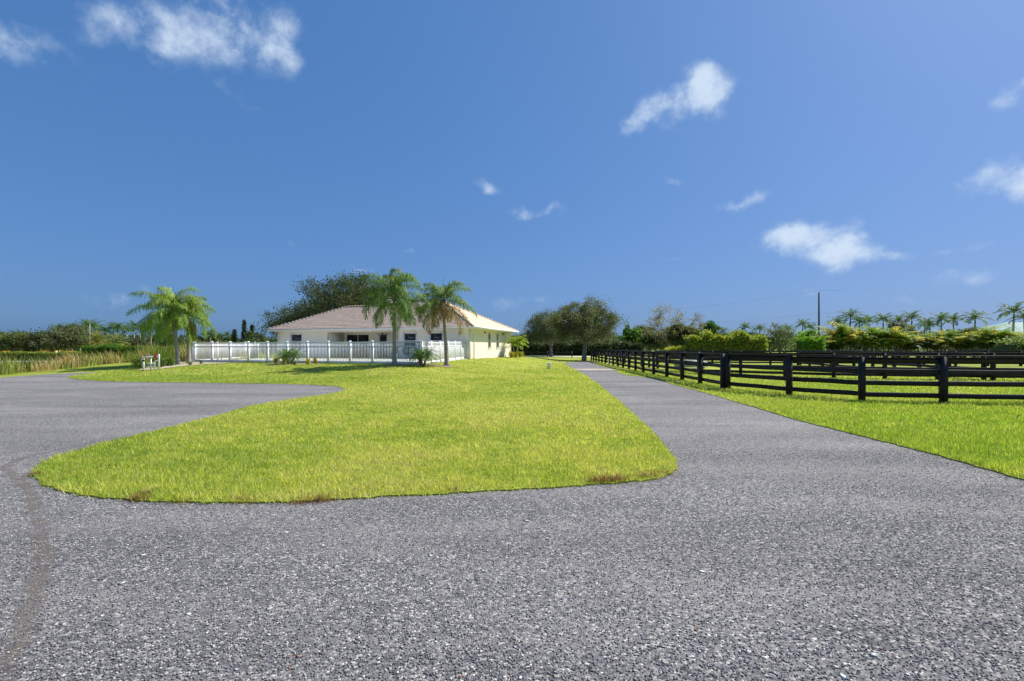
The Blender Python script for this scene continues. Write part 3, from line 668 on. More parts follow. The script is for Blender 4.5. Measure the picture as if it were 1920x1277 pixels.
def frond(mb, rs, origin, az_, e0, bend, L, n, ll, lw, color, droop=.8, spread=.75, stem_c=(.12, .15, .04), start=.12, stem_r=.018, seg=2):
    """pinnate palm leaf: arched stem with a leaflet on each side at every step"""
    m = 9; s = np.linspace(0, 1, m); e = e0 - bend * s ** 1.25; h = np.array([math.cos(az_), math.sin(az_), 0]); up = np.array([0, 0, 1.])
    st = (np.cos(e)[:, None] * h + np.sin(e)[:, None] * up) * L / (m - 1); pts = origin + np.vstack([np.zeros(3), np.cumsum(st[:-1], 0)])
    mb.tube(pts, np.linspace(stem_r, stem_r * .2, m), 4, c=stem_c, cap=False)
    t = np.repeat(start + (1 - start) * (np.arange(n) + .5) / n, 2); k = len(t); sg = np.tile([1., -1.], n)
    p0 = np.stack([np.interp(t, s, pts[:, i]) for i in range(3)], 1); ee = np.interp(t, s, e)
    fw = np.cos(ee)[:, None] * h + np.sin(ee)[:, None] * up; sd_ = np.array([-math.sin(az_), math.cos(az_), 0.])
    lift = -np.sin(ee)[:, None] * h + np.cos(ee)[:, None] * up
    l = ll * np.sin(np.pi * np.clip(.18 + .80 * t, 0, 1)) ** .6 * rs.uniform(.8, 1.15, k)
    d1 = unit(sd_ * sg[:, None] * spread + fw * .55 + lift * rs.uniform(-.25, .45, (k, 1)) + rs.normal(0, .1, (k, 3)))
    d2 = unit(d1 * (1 - droop) + np.array([0, 0, -1.]) * droop + rs.normal(0, .08, (k, 3)))
    p1 = p0 + d1 * (l * .5)[:, None]; p2 = p1 + d2 * (l * .5)[:, None]
    wv = unit(np.cross(d1, lift + rs.normal(0, .35, (k, 3)))) * (lw / 2)
    v = np.stack([p0 - wv * .5, p0 + wv * .5, p1 + wv, p1 - wv, p2], 1).reshape(-1, 3); b = np.arange(k)[:, None] * 5
    c = np.clip(np.repeat(np.asarray(color)[None] * (1 + rs.uniform(-.25, .25, (k, 1))), 5, 0), .003, 1)
    mb.add(v, q=b + [[0, 1, 2, 3]], t=b + [[3, 2, 4]], c=c)

def queen_palm(label, seed, loc, th, top, n, L, rz=0, brown=0, lean=0, group=None, green=(.085, .15, .03), lw=.033):
    """palm_tree > trunk, crown, dead_fronds: drooping plumes on a ringed grey trunk leaning by `top`"""
    rs = np.random.RandomState(seed); root = thing('queen_palm', label, 'palm tree', loc, rz, group); tr = MB()
    k = 26; s = np.linspace(0, 1, k); pts = np.column_stack([top[0] * s ** 1.4, top[1] * s ** 1.4, th * s])
    rad = .13 - .045 * s + .07 * np.exp(-s * 14) + .006 * (np.arange(k) % 2); shade = np.where(np.arange(k) % 2, .8, 1.05)
    tr.tube(pts, rad, 10, c=np.repeat(np.append(shade, []), 10)[:, None].repeat(3, 1) if False else (1, 1, 1)); tr.build('trunk', M['palmbark'], root, smooth=True)
    o = np.array([top[0], top[1], th]); bo = MB()
    for i in range(12):
        a = i * 2.4; bo.tube([o + [0, 0, -.25 + i * .03], o + [math.cos(a) * .12, math.sin(a) * .12, .05 + i * .03], o + [math.cos(a) * .22, math.sin(a) * .22, .35]], [.06, .05, .02], 5, c=(1.0, .75, .5))
    bo.build('boots', M['palmbark'], root)
    cr = MB(); old = MB()
    for i in range(n):
        f = (i + .5) / n; a = i * 2.39996 + rs.uniform(-.25, .25); e0 = R(88) - f * R(118) + rs.uniform(-.12, .12); b = R(112) + rs.uniform(-.2, .35) - f * R(35)
        g = np.array(green) * rs.uniform(.78, 1.2) * np.array([1 + .35 * (1 - f) * rs.rand(), 1, 1]); dead = f > 1 - brown
        if dead and rs.rand() < .75: g = np.array([.15, .115, .05]) * rs.uniform(.7, 1.25)
        frond(old if dead else cr, rs, o + np.array([math.cos(a), math.sin(a), 0]) * .06 + [0, 0, .22 - .3 * f], a, e0, b, L * rs.uniform(.82, 1.1), 66, L * .34, lw, g, droop=.86, spread=.55, stem_c=(.14, .15, .05) if not dead else (.2, .14, .07))
    frond(cr, rs, o + [0, 0, .2], 1.0, R(88), R(6), L * .7, 20, L * .06, lw * .6, np.array(green) * 1.2, droop=.1, spread=.12)
    cr.build('crown', M['leaf'], root)
    if old.n: tag(old.build('old_fronds', M['leaf'], root), 'older browning fronds hanging low')
    for i in range(2):
        sd_ = MB(); a = rs.rand() * 6; rs2 = rs.normal(0, .07, (160, 3)) * [1, 1, 2.4]; q0 = o + [math.cos(a) * .3, math.sin(a) * .3, -.45]
        sd_.leaves(q0 + rs2, unit(rs2 + [0, 0, -.3]), unit(np.cross(rand_dirs(rs, 160), [0, 0, 1.])), .16, .02, tint(rs, (.26, .15, .05), 160)); sd_.build('seed_stalk', M['leaf'], root)
    return root

P1 = G(740, 686.5); P2 = G(837.5, 686.5); P3 = G(334, 684.5); P4 = G(339.5, 683.6)
queen_palm('tall green queen palm with dense crown in front of the porch', 21, P1, 4.15, (-.05, .0), 27, 2.5, green=(.085, .155, .035))
queen_palm('queen palm with brown lower fronds beside the white corner fence', 22, P2, 4.0, (-.25, .05), 23, 2.4, rz=.6, brown=.42, green=(.085, .145, .04))
queen_palm('leaning queen palm with full bright crown by the sand bed', 23, P3, 3.45, (-.40, .1), 29, 2.7, rz=.3, green=(.12, .20, .03))
queen_palm('slimmer queen palm standing right behind the leaning palm', 24, (P4[0] + .15, P4[1] + .6, P4[2]), 3.4, (-.1, .0), 17, 2.3, rz=1.1, brown=.2, green=(.11, .17, .03))

def date_clump(label, seed, loc, h=.75, n=3):
    rs = np.random.RandomState(seed); root = thing('pygmy_date_palm', label, 'palm', loc)
    for i in range(n):
        a = i * 2.1 + .4; top = np.array([math.cos(a) * .36, math.sin(a) * .3, h * rs.uniform(.75, 1.1)]); b = MB(); b.tube([(math.cos(a) * .08, math.sin(a) * .08, -.05), top * .5, top], [.085, .07, .085], 8, c=(.7, .55, .42)); b.build('trunk', M['palmbark'], root)
        c = MB()
        for j in range(22):
            f = j / 22; frond(c, rs, top, j * 2.4 + rs.uniform(-.2, .2), R(80) - f * R(85), R(75), rs.uniform(.75, .98), 24, .22, .016, np.array([.055, .11, .022]) * rs.uniform(.8, 1.4), droop=.25, stem_r=.009, start=.15)
        c.build('crown', M['leaf'], root)
date_clump('pygmy date palm clump with yellow crotons in front of white fence', 31, G(542.5, 683.5), .62)
date_clump('darker pygmy date palm clump between the two queen palms', 32, G(791.7, 687.5), .60)

def small_bush(name, label, cat, seed, loc, r, h, n, leaf, base, group=None, stems=7, up=.5):
    rs = np.random.RandomState(seed); root = thing(name, label, cat, loc, 0, group); b = MB(); tips = []
    for i in range(stems):
        a = rs.rand() * 6.28; e = np.array([math.cos(a) * r * .6 * rs.rand(), math.sin(a) * r * .6 * rs.rand(), h * rs.uniform(.5, .9)]); b.tube([(0, 0, -.03), e * .5 + [0, 0, .03], e], [.014, .010, .005], 4, c=(.8, .7, .6)); tips.append(e)
    b.build('stems', M['palmbark'], root); tips = np.array(tips); p = tips[rs.randint(0, stems, n)] * rs.uniform(.35, 1.1, (n, 1)) + rs.normal(0, .25, (n, 3)) * [r, r, h * .5]
    p[:, 2] = np.clip(p[:, 2], .03, h * 1.15); d = unit(rand_dirs(rs, n) + [0, 0, up]); s_ = unit(np.cross(d, rand_dirs(rs, n)))
    c = MB(); c.leaves(p, d, s_, leaf * rs.uniform(.7, 1.3, n), leaf * rs.uniform(.3, .5, n), tint(rs, base, n, .35, .2)); c.build('foliage', M['leaf'], root); return root
YC = (.30, .26, .025)
small_bush('croton', 'rounded yellow croton standing alone beside the date palm bed', 'shrub', 41, G(577.5, 684), .20, .45, 260, .12, YC)
small_bush('croton', 'small yellow croton at the end of the date palm bed', 'shrub', 42, G(591.7, 682.5), .20, .42, 220, .12, YC)
small_bush('croton', 'yellow croton tucked left of the date palm trunks', 'shrub', 43, G(517, 683), .26, .5, 280, .12, YC)
small_bush('croton', 'yellow croton right behind the date palm trunks', 'shrub', 44, G(533, 682), .20, .5, 220, .12, YC)
for i, (px, py) in enumerate(((356.5, 685.5), (377.5, 683.4), (552, 685.6))):
    small_bush('bed_seedling', ('low green seedling at the sand bed edge near the fence corner post', 'low green seedling in front of the left fence panel', 'low green seedling right of the date palm trunks')[i], 'plant', 50 + i, G(px, py), .16, .3, 120, .10, (.07, .12, .03))
# planting at the right side wall: adonidia palm over a croton row
def wall_palm(label, loc, seed):
    rs = np.random.RandomState(seed); root = thing('christmas_palm', label, 'palm', loc); b = MB(); c = MB()
    for i, (tx, ty, th) in enumerate(((-.35, .1, 1.35), (.25, -.1, 1.55), (.1, .3, 1.1))):
        b.tube([(tx * .3, ty * .3, -.05), (tx * .7, ty * .7, th * .6), (tx, ty, th)], [.07, .05, .05], 8, c=(1.3, 1.3, 1.2))
        for j in range(11):
            frond(c, rs, np.array([tx, ty, th]), j * 2.4, R(78) - j / 11 * R(62), R(95), 1.35 * rs.uniform(.85, 1.1), 20, .38, .05, np.array([.20, .26, .03]) * rs.uniform(.7, 1.2), droop=.3, stem_c=(.25, .26, .06))
    b.build('trunk', M['palmbark'], root, smooth=True); c.build('crown', M['leaf'], root)
def hw(x, y): p = H2W(x, y); return gz(p[0], p[1], .03)
wall_palm('bright green clustered palm against the right side wall of the house', hw(1.3, 9.4), 61)
for i, y in enumerate((7.6, 8.4, 9.2, 10.0, 10.9)):
    small_bush('croton', 'yellow green croton in the row along the right side wall', 'shrub', 70 + i, hw(1.35 + .1 * (i % 2), y), .42, .58, 520, .14, (.24, .23, .03), 'crotons along the side wall')
mb = MB()

# oaks on the lawn side and behind the house
OAK = (.078, .090, .050)
tree('live_oak', 'spreading grey green oak with forked trunk beside the end of the path', 'tree', 101, 2.0, .27, (4.4, 4.0, 2.85), 300, 130, .17, OAK, .60, G(1095, 676.5), .4, limbs=9, base_z=.86)
tree('live_oak', 'darker oak standing behind the low two board fence', 'tree', 102, 2.0, .28, (5.6, 5.0, 3.0), 260, 120, .21, (.05, .064, .034), .8, gz(7.0, 86), 1.2, limbs=8, base_z=.86)
tree('live_oak', 'tall dark oak rising behind the tiled house roof', 'tree', 103, 4.0, .35, (6.6, 6.0, 4.1), 280, 130, .24, (.045, .062, .03), .95, gz(-22.5, 67), .2, limbs=8, base_z=.75)
tree('live_oak', 'low oak showing just above the left roof hip of the house', 'tree', 104, 2.4, .3, (5.6, 5, 2.9), 160, 110, .24, (.045, .06, .03), .9, gz(-30.0, 69), .9, limbs=6)

# far broadleaf trees: each its own place, size, colour
def far(label, seed, px, D, zg, top, halfw, base, per=70, clumps=95, gap=0, leaf=None, name='broadleaf_tree', group=None, th=None, shell=.5, cr=None):
    x = (px - 960) * D / F; hgt = 1.6 + (652 - top) * D / F - zg; rw = halfw * D / F; t_ = th if th else hgt * .22
    rzv = (hgt - t_) / 1.82
    tree(name, label, 'tree', seed, t_, .05 * hgt * .6, (rw, rw * .8, rzv), clumps, per, leaf or .0042 * D, base, cr or max(.5, rw * .19), (x, D, zg), seed * .7, group, limbs=5, shell=shell)
GW = 'trees of the wood behind the paddocks'
WL = ['wood tree just right of the house side wall beyond the low fence', 'wood tree between the house side and the darker oak', 'wood tree seen through the gap between the two oaks', 'wood tree directly behind the spreading oak', 'dull tree between the bright green leafy tree and the tall thin one',
  'pale grey green tree at the foot of the tall thin tan tree', 'dull olive tree behind the smaller sparse tan tree', 'low tree behind the trunk of the spreading oak', 'low pale tree where the path fence meets the wood', 'dark tree hidden behind the far end of the house', 'dark tree at the back corner of the house roof']
for i, (px, D, top, hw_, b) in enumerate([(992, 105, 625, 30, (.05, .08, .025)), (1018, 112, 618, 34, (.05, .075, .03)), (1068, 108, 612, 36, (.06, .09, .03)), (1128, 112, 622, 36, (.055, .08, .03)),
        (1205, 118, 612, 30, (.07, .085, .03)), (1228, 104, 622, 34, (.085, .10, .05)), (1300, 110, 614, 30, (.07, .078, .035)), (1052, 100, 634, 28, (.06, .085, .04)), (1140, 98, 638, 26, (.075, .09, .05)), (940, 120, 634, 30, (.04, .07, .025)), (975, 118, 632, 30, (.04, .065, .025))]):
    far(WL[i], 200 + i, px, D, 0, top, hw_, b)
far('bright green leafy tree in the wood right of the spreading oak', 220, 1185, 105, 0, 612, 24, (.075, .14, .022))
far('tall thin tree with sparse tan foliage and bare twigs', 221, 1252, 100, 0, 571, 46, (.17, .15, .085), per=17, clumps=130, leaf=.30, shell=.35, cr=.9)
far('smaller sparse tan tree beside the tall thin one', 222, 1306, 102, 0, 586, 22, (.15, .14, .08), per=14, clumps=60, leaf=.28, shell=.4)
far('brownish olive tree in front of the sparse tan trees', 223, 1275, 92, 0, 609, 28, (.10, .10, .042))
far('olive brown tree beside the yellow green bush row', 224, 1302, 90, 0, 612, 22, (.10, .105, .04))
far('round dark green tree rising behind the bush row', 225, 1330, 120, 0, 604, 15, (.045, .10, .03), th=4)
far('feathery grey green tree at the end of the bush row', 226, 1462, 80, 0, 610, 36, (.09, .115, .06), per=34, clumps=90)
far('bright lime green tree at the start of the areca hedge', 227, 1512, 82, 0, 618, 26, (.12, .21, .022), th=.8)
far('pale rounded tree showing above the middle of the areca hedge', 228, 1692, 118, 0, 607, 24, (.11, .13, .09))
far('low dark tree between the paddock palms and the wood', 229, 1400, 128, 0, 626, 34, (.05, .08, .04))
far('low dark tree under the distant palms beyond the bush row', 230, 1360, 135, 0, 628, 34, (.05, .085, .045))
far('grey bush tree standing left of the green metal roof', 231, 1822, 112, 0, 612, 22, (.07, .10, .05))
# left side, beyond the sand arena
ZL = -1.1
far('large olive oak behind the low hedge of the arena', 240, 140, 125, ZL, 612, 42, (.075, .088, .045), clumps=110)
far('wide olive oak beside a yellow jump behind the arena hedge', 241, 85, 120, ZL, 624, 36, (.06, .075, .038), clumps=100)
far('olive green oak with lighter top behind the arena hedge', 242, 22, 118, ZL, 621, 36, (.08, .10, .038), clumps=100)
far('small dark tree behind the clipped arena hedge', 243, 255, 130, ZL, 634, 26, (.045, .06, .035))
FT = ['dark distant tree seen between the trunks of the leaning palm pair', 'dark distant tree just outside the white fence corner post', 'distant tree left of the shorter dark pine', 'distant tree at the foot of the shorter dark pine', 'distant tree rounded up right beside the second dark pine', 'distant tree next to the satellite dish',
  'low distant tree behind the leaning palm and clipped hedge', 'low distant tree above the middle of the left fence panels', 'low distant tree below the tallest dark pine', 'distant tree behind the gap between the arena oaks', 'distant tree behind the two date palms', 'distant tree behind the royal palms near the leaning palm', 'distant tree behind the olive oak with the lighter top']
for i, (px, D, top, hw_) in enumerate([(320, 135, 632, 22), (372, 140, 633, 24), (402, 150, 627, 22), (432, 150, 630, 24), (480, 140, 622, 26), (508, 150, 634, 22), (350, 130, 640, 26), (420, 120, 640, 30), (465, 125, 640, 30), (60, 170, 626, 40), (205, 170, 628, 40), (285, 170, 630, 40), (2, 165, 628, 30)]):
    far(FT[i], 250 + i, px, D, ZL, top, hw_, (.05, .078, .03), clumps=60)

def pine(label, seed, px, D, top, halfw, group):
    rs = np.random.RandomState(seed); x = (px - 960) * D / F; h = 1.6 + (652 - top) * D / F - ZL; w = halfw * D / F
    root = thing('norfolk_pine', label, 'tree', (x, D, ZL), seed, group); t = MB(); t.tube([(0, 0, -.1), (0, 0, h * .5), (0, 0, h)], [.22, .14, .02], 7); t.build('trunk', M['bark'], root); c = MB()
    for z in np.arange(h * .2, h, .55):
        r = w * (1 - z / h) ** .7 + .15
        for j in range(6):
            a = j * 1.05 + z; n = 26; s = rs.rand(n); p = np.column_stack([np.cos(a) * r * s, np.sin(a) * r * s, z + .25 * r * s ** 2 + rs.normal(0, .12, n)]) + rs.normal(0, .14, (n, 3))
            d = unit(rand_dirs(rs, n) + [0, 0, .6]); c.leaves(p, d, unit(np.cross(d, rand_dirs(rs, n))), .5, .2, tint(rs, (.03, .05, .028), n))
    c.build('crown', M['leaf'], root)
for i, (px, top, hw_, lab) in enumerate(((458, 602, 8, 'tallest narrow dark pine beyond the white yard fence'), (472.5, 609, 8, 'second narrow dark pine close beside the tallest one'), (440, 617, 8, 'shorter narrow dark pine left of the tall pair'), (300, 597, 10, 'narrow dark pine behind the leaning queen palm crown'))): pine(lab, 300 + i, px, 140, top, hw_, None)

# distant royal palms: three models copied
def royal(seed, name='royal_palm'):
    rs = np.random.RandomState(seed); root = thing(name, 'tall royal palm', 'palm tree', (0, 0, -50)); b = MB(); h = 8.0
    s = np.linspace(0, 1, 8); b.tube(np.column_stack([.25 * s ** 2, 0 * s, h * s]), .20 - .05 * s + .04 * np.sin(s * 3), 8, c=(1.15, 1.12, 1.08)); b.build('trunk', M['palmbark'], root, smooth=True)
    g = MB(); g.tube([(.25, 0, h), (.26, 0, h + .7), (.26, 0, h + 1.4)], [.17, .13, .05], 8, c=(.10, .16, .04)); g.build('crownshaft', M['leaf'], root, smooth=True); c = MB()
    for j in range(15):
        f = j / 15; frond(c, rs, np.array([.26, 0, h + 1.25]), j * 2.4 + rs.uniform(-.3, .3), R(80) - f * R(85), R(80), 3.4 * rs.uniform(.85, 1.1), 22, .8, .13, np.array([.05, .095, .032]) * rs.uniform(.75, 1.25), droop=.45, stem_r=.04)
    c.build('crown', M['leaf'], root); return root
protos = [royal(s) for s in (400, 401, 402)]; used = [False] * 3
rr = random.Random(8)
def put_royal(px, D, top, zg, label, group, i):
    k = i % 3; x = (px - 960) * D / F; h = 1.6 + (652 - top) * D / F - zg; s = h / 10.6
    if not used[k]:
        used[k] = True; o = protos[k]; o.location = (x, D, zg); o.rotation_euler.z = rr.uniform(0, 6); o.scale = (s * 1.05,) * 2 + (s,); tag(o, label, None, group); return
    copy_tree(protos[k], (x, D, zg), rr.uniform(0, 6.28), (s * rr.uniform(.95, 1.15),) * 2 + (s,), label, group)
RG, LG = 'royal palms behind the areca hedge', 'royal palms beyond the arena'
for i, (px, top) in enumerate([(1592, 585), (1570, 598), (1613, 597), (1630, 595), (1658, 592), (1682, 595), (1708, 588), (1732, 601), (1745, 603), (1765, 591), (1790, 592), (1828, 588), (1505, 602), (1520, 608), (1478, 612), (1398, 608), (1424, 611), (1356, 617)]):
    lab = {1592: 'tallest royal palm of the hedge row, closest to the utility pole', 1828: 'lone wide royal palm beside the green metal roof', 1708: 'tall royal palm rising over the pale rounded tree'}.get(px)
    g_ = None if lab else RG
    if px < 1440: lab, g_ = 'small royal palm far behind the yellow green bush row', 'royal palms behind the bush row'
    elif px < 1560: lab, g_ = 'royal palm behind the feathery grey green tree and the pole', 'royal palms by the utility pole'
    put_royal(px, 118 + 16 * rr.random() + (20 if px < 1560 else 0), top, 0, lab or 'royal palm of middle height in the row behind the areca hedge', g_, i)
put_royal(1898, 96, 574, 0, 'large royal palm in front of the green metal roof', None, 1)
put_royal(1922, 97, 588, 0, 'royal palm at the far side of the green metal roof', None, 2)
for i, (px, top) in enumerate([(110, 611), (134, 610), (150, 612), (163, 603), (175, 605), (182, 613), (200, 615), (214, 609), (222, 608), (238, 614), (252, 606), (262, 610), (270, 615), (283, 609), (312, 612), (393, 620), (385, 622), (424, 624)]):
    lab = {163: 'tallest arena palm, touching the thin light pole', 312: 'royal palm seen under the leaning queen palm crown', 424: 'small royal palm above the white yard fence near the pines'}.get(px); g_ = None if lab else LG
    if px in (385, 393): lab, g_ = 'small royal palm between the leaning palm and the fence corner', 'small royal palms by the fence corner'
    put_royal(px, 140 + 20 * rr.random(), top, ZL, lab or 'royal palm in the far row beyond the sand arena', g_, i)
# two yellow green date palms by the arena hedge
def date_palm(label, seed, px, D, top, g):
    rs = np.random.RandomState(seed); x = (px - 960) * D / F; h = 1.6 + (652 - top) * D / F - ZL; root = thing('date_palm', label, 'palm tree', (x, D, ZL)); t = MB(); t.tube([(0, 0, -.1), (0, 0, h * .3), (0, 0, h * .58)], [.3, .26, .26], 8, c=(.5, .42, .35)); t.build('trunk', M['palmbark'], root); c = MB()
    for j in range(34):
        f = j / 34; frond(c, rs, np.array([0, 0, h * .6]), j * 2.4, R(84) - f * R(110), R(50), h * .46, 22, .6, .09, np.array(g) * rs.uniform(.75, 1.25) * (np.array([1.25, 1, .8]) if f > .6 else 1), droop=.2, stem_r=.035)
    c.build('crown', M['leaf'], root)
date_palm('yellow green date palm with orange lower fronds behind the arena', 430, 183, 112, 618, (.14, .15, .04)); date_palm('pale green date palm beside the clipped arena hedge', 431, 221.5, 112, 624, (.12, .15, .055))

# areca clump palms forming the tall hedge across the paddock
def areca(seed):
    rs = np.random.RandomState(seed); root = thing('areca_palm', 'a', 'palm', (0, 0, -50)); b = MB(); c = MB()
    for i in range(11):
        a = i * 2.4; r = .2 + .75 * rs.rand(); x, y = math.cos(a) * r, math.sin(a) * r; h = rs.uniform(.7, 2.2)
        b.tube([(x * .5, y * .5, -.05), (x, y, h)], [.06, .04], 5, c=(.75, .8, .45))
        for j in range(8):
            g = np.array([.12, .185, .025]) if rs.rand() < .68 else np.array([.34, .29, .03])
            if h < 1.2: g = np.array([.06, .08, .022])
            frond(c, rs, np.array([x, y, h]), rs.rand() * 6.28, R(rs.uniform(50, 86)), R(rs.uniform(75, 120)), rs.uniform(1.5, 2.6), 18, .52, .075, g * rs.uniform(.7, 1.3), droop=.35, stem_r=.02, stem_c=(.25, .24, .07))
    b.build('stems', M['palmbark'], root); c.build('crown', M['leaf'], root); return root
ap = [areca(s) for s in (500, 501, 502, 503)]
AG = 'areca palms of the tall hedge'; al = 'yellow green areca palm clump in the tall hedge across the paddock'
xs_ = np.arange(51.5, 92, 1.75); ra = random.Random(4)
for i, x in enumerate(xs_):
    y = 80 - (x - 51.5) * .06 + ra.uniform(-.7, .7); s = ra.uniform(.72, 1.22) * (1.45 if i < 7 else 1.3); 
    if i < 4: o = ap[i]; o.location = (x, y, 0); o.rotation_euler.z = ra.random() * 6; o.scale = (s, s, s); tag(o, al, None, AG)
    else: copy_tree(ap[i % 4], (x, y, 0), ra.random() * 6.28, (s * 1.05, s * 1.05, s), al, AG)
for i, (x, y, s) in enumerate(((49.3, 78, 1.05), (47.9, 77, .8))): copy_tree(ap[i], (x, y, 0), i + .5, s, 'shorter areca clump at the pole end of the hedge', 'short arecas at the hedge end')

def hedge(name, label, cat, seed, x0, x1, y, depth, h, zg, base, leaf, n, rough=.12, taper=0, dy=0):
    rs = np.random.RandomState(seed); root = thing(name, label, cat, ((x0 + x1) / 2, y, zg)); L = x1 - x0; m = int(max(6, L / .8))
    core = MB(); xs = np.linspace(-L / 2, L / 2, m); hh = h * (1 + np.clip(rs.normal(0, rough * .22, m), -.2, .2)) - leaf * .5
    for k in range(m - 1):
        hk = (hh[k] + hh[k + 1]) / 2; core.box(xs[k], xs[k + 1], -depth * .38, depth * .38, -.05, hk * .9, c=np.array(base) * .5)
    core.build('dark_core', M['leaf'], root)  # solid boxes behind the leaves, at half the leaf colour
    s = rs.rand(n); side = rs.rand(n); p = np.zeros((n, 3)); p[:, 0] = (rs.rand(n) - .5) * L
    hl = np.interp(p[:, 0], xs, hh) + leaf * .3; bump = .12 * rough * h * np.sin(p[:, 0] * 2.1 + seed) * np.sin(p[:, 0] * .7)
    front = side < .62; p[:, 1] = np.where(front, -depth / 2 * rs.uniform(.75, 1.05, n), (rs.rand(n) - .5) * depth); p[:, 2] = np.where(front, rs.rand(n) * (hl + bump), (hl + bump) * rs.uniform(.92, 1.03, n))
    p += rs.normal(0, rough * .35, (n, 3)) * [1, 1, .8]; p[:, 2] = np.maximum(p[:, 2], .02)
    d = unit(rand_dirs(rs, n) + [0, -.2, .35]); f = MB(); f.leaves(p, d, unit(np.cross(d, rand_dirs(rs, n))), leaf * rs.uniform(.7, 1.3, n), leaf * .55, tint(rs, base, n, .3, .12)); f.build('foliage', M['leaf'], root); return root
hedge('bush_row', 'yellow green feathery bush row behind the paddock fence', 'hedge', 601, 27.8, 39.5, 76, 3.2, 3.4, 0, (.17, .20, .03), .42, 9000, .55)
hedge('bush', 'bright yellow low bush at the foot of the brown trees', 'bush', 602, 24.6, 28.0, 77, 2, 1.6, 0, (.28, .29, .03), .3, 1500, .4)
hedge('clipped_hedge', 'clipped dark green hedge with bright flat top beyond the tall grass', 'hedge', 603, -68, -49.3, 76.5, 1.6, 2.9, ZL, (.06, .12, .016), .26, 9000, .12)
hedge('clipped_hedge', 'low bright hedge along the back of the sand arena', 'hedge', 604, -118, -78.5, 100, 1.5, 1.75, ZL, (.13, .17, .03), .3, 9000, .2)
hedge('clipped_hedge', 'short rounded hedge block beside the date palms', 'hedge', 605, -92.5, -86.5, 106, 1.5, 3.2, ZL, (.075, .15, .02), .3, 1800, .25)
hedge('shrub', 'loose grey green shrub at the right end of the areca hedge', 'bush', 606, 68, 92, 66.5, 3.5, 2.45, 0, (.10, .145, .05), .36, 9500, .6)
hedge('bush_row', 'dark undergrowth along the foot of the wood', 'bush', 607, -4, 26, 97, 3, 2.6, 0, (.045, .06, .028), .45, 6500, .7)
hedge('bush', 'green bush at the start of the areca hedge, cut straight', 'bush', 608, 44.3, 47.6, 74, 2, 3.0, 0, (.10, .20, .02), .3, 2200, .3)

rs = np.random.RandomState(77); mb = MB(); n = 42000
a = rs.uniform(-60, 60, n); D = rs.uniform(190, 230, n) / np.cos(np.radians(a)) ** .5; x = D * np.sin(np.radians(a)); y = D * np.cos(np.radians(a))
ht = 5.4 + 1.6 * np.sin(x * .13) * np.sin(x * .047 + 1) + 1.2 * np.sin(x * .41 + 2) + .7 * np.sin(x * 1.1); zz = H(x, y) + ht * rs.rand(n) ** .55
d = rand_dirs(rs, n); cx_ = np.array([.055, .08, .035])[None] * (1 + .25 * np.sin(x * .23))[:, None] * rs.uniform(.65, 1.35, (n, 1))
mb.leaves(np.column_stack([x, y, zz]), d, unit(np.cross(d, rand_dirs(rs, n))), 1.3 * rs.uniform(.6, 1.3, n), .8, cx_); tag(mb.build('distant_wood', M['leaf']), 'far off dark green wood along the whole horizon', 'trees', kind='stuff')

# tall grass along the ditch: nobody can count it
rs = np.random.RandomState(71); mb = MB(); n = 15000
t = rs.rand(n); yy = 21 + t * 29; cx = -30.6 - .06 * (yy - 26) * 0 + rs.normal(0, 1.1, n) - np.where(yy > 36, 0, 0)
cl = rs.randint(0, 240, n); cxs = rs.uniform(-34.5, -29.7, 240); cys = rs.uniform(20, 52, 240); extra = rs.rand(240) < .35; cxs[extra] = rs.uniform(-29.5, -25.2, extra.sum()); cys[extra] = rs.uniform(37.8, 47, extra.sum())
chh = rs.uniform(.45, 1.4, 240); chh[extra] *= 1.35; kind = rs.rand(240)
x = cxs[cl] + rs.normal(0, .36, n); y = cys[cl] + rs.normal(0, .36, n); z = H(x, y) - .03; h = chh[cl] * rs.uniform(.45, 1.15, n)
a = rs.rand(n) * 6.28; ln = rs.uniform(.08, .55, n) * h; w = rs.uniform(.010, .024, n)
b0 = np.column_stack([x, y, z]); dirv = np.column_stack([np.cos(a), np.sin(a), np.zeros(n)]); wv = np.column_stack([-np.sin(a), np.cos(a), np.zeros(n)])
b1 = b0 + dirv * (ln * .3)[:, None] + np.array([0, 0, 1.]) * (h * .6)[:, None]; b2 = b0 + dirv * ln[:, None] + np.array([0, 0, 1.]) * h[:, None]
basec = np.where((kind[cl] < .45)[:, None], np.array([.15, .18, .045]), np.where((kind[cl] < .70)[:, None], np.array([.10, .15, .03]), np.array([.30, .23, .12])))
basec = basec * rs.uniform(.65, 1.35, (n, 1)); v = np.stack([b0 - wv * w[:, None], b0 + wv * w[:, None], b1 + wv * w[:, None], b1 - wv * w[:, None], b2], 1).reshape(-1, 3); b = np.arange(n)[:, None] * 5
mb.add(v, q=b + [[0, 1, 2, 3]], t=b + [[3, 2, 4]], c=np.repeat(basec, 5, 0)); tag(mb.build('tall_grass', M['leaf']), 'tall tan and green grass growing along the ditch by the gravel', 'grass', kind='stuff')
for i, (px, py, s) in enumerate(((262, 692.5, 1.0), (300, 689.5, .8), (318, 687, .7))): small_bush('ditch_shrub', ('bushy green shrub left of the white pump pipes', 'green shrub behind the white pump pipes', 'low green shrub between pump pipes and leaning palm')[i], 'shrub', 80 + i, G(px, py), .55 * s, .85 * s, 900, .14, (.085, .135, .03), stems=12)

# ------------------------------------------------------------------ small things
c = G(1029.5, 691.5, .03); pail = thing('utility_pipe', 'short white capped pipe standing alone on the open lawn', 'pipe', c)
mb = MB(); mb.lathe([(0, 0), (.155, 0), (.155, .40)], 24); mb.build('pipe_body', M['pipe'], pail, smooth=False)
mb = MB(); mb.lathe([(.157, .38), (.168, .385), (.168, .45), (.15, .465), (0, .47)], 24); mb.build('cap', M['pipe'], pail)
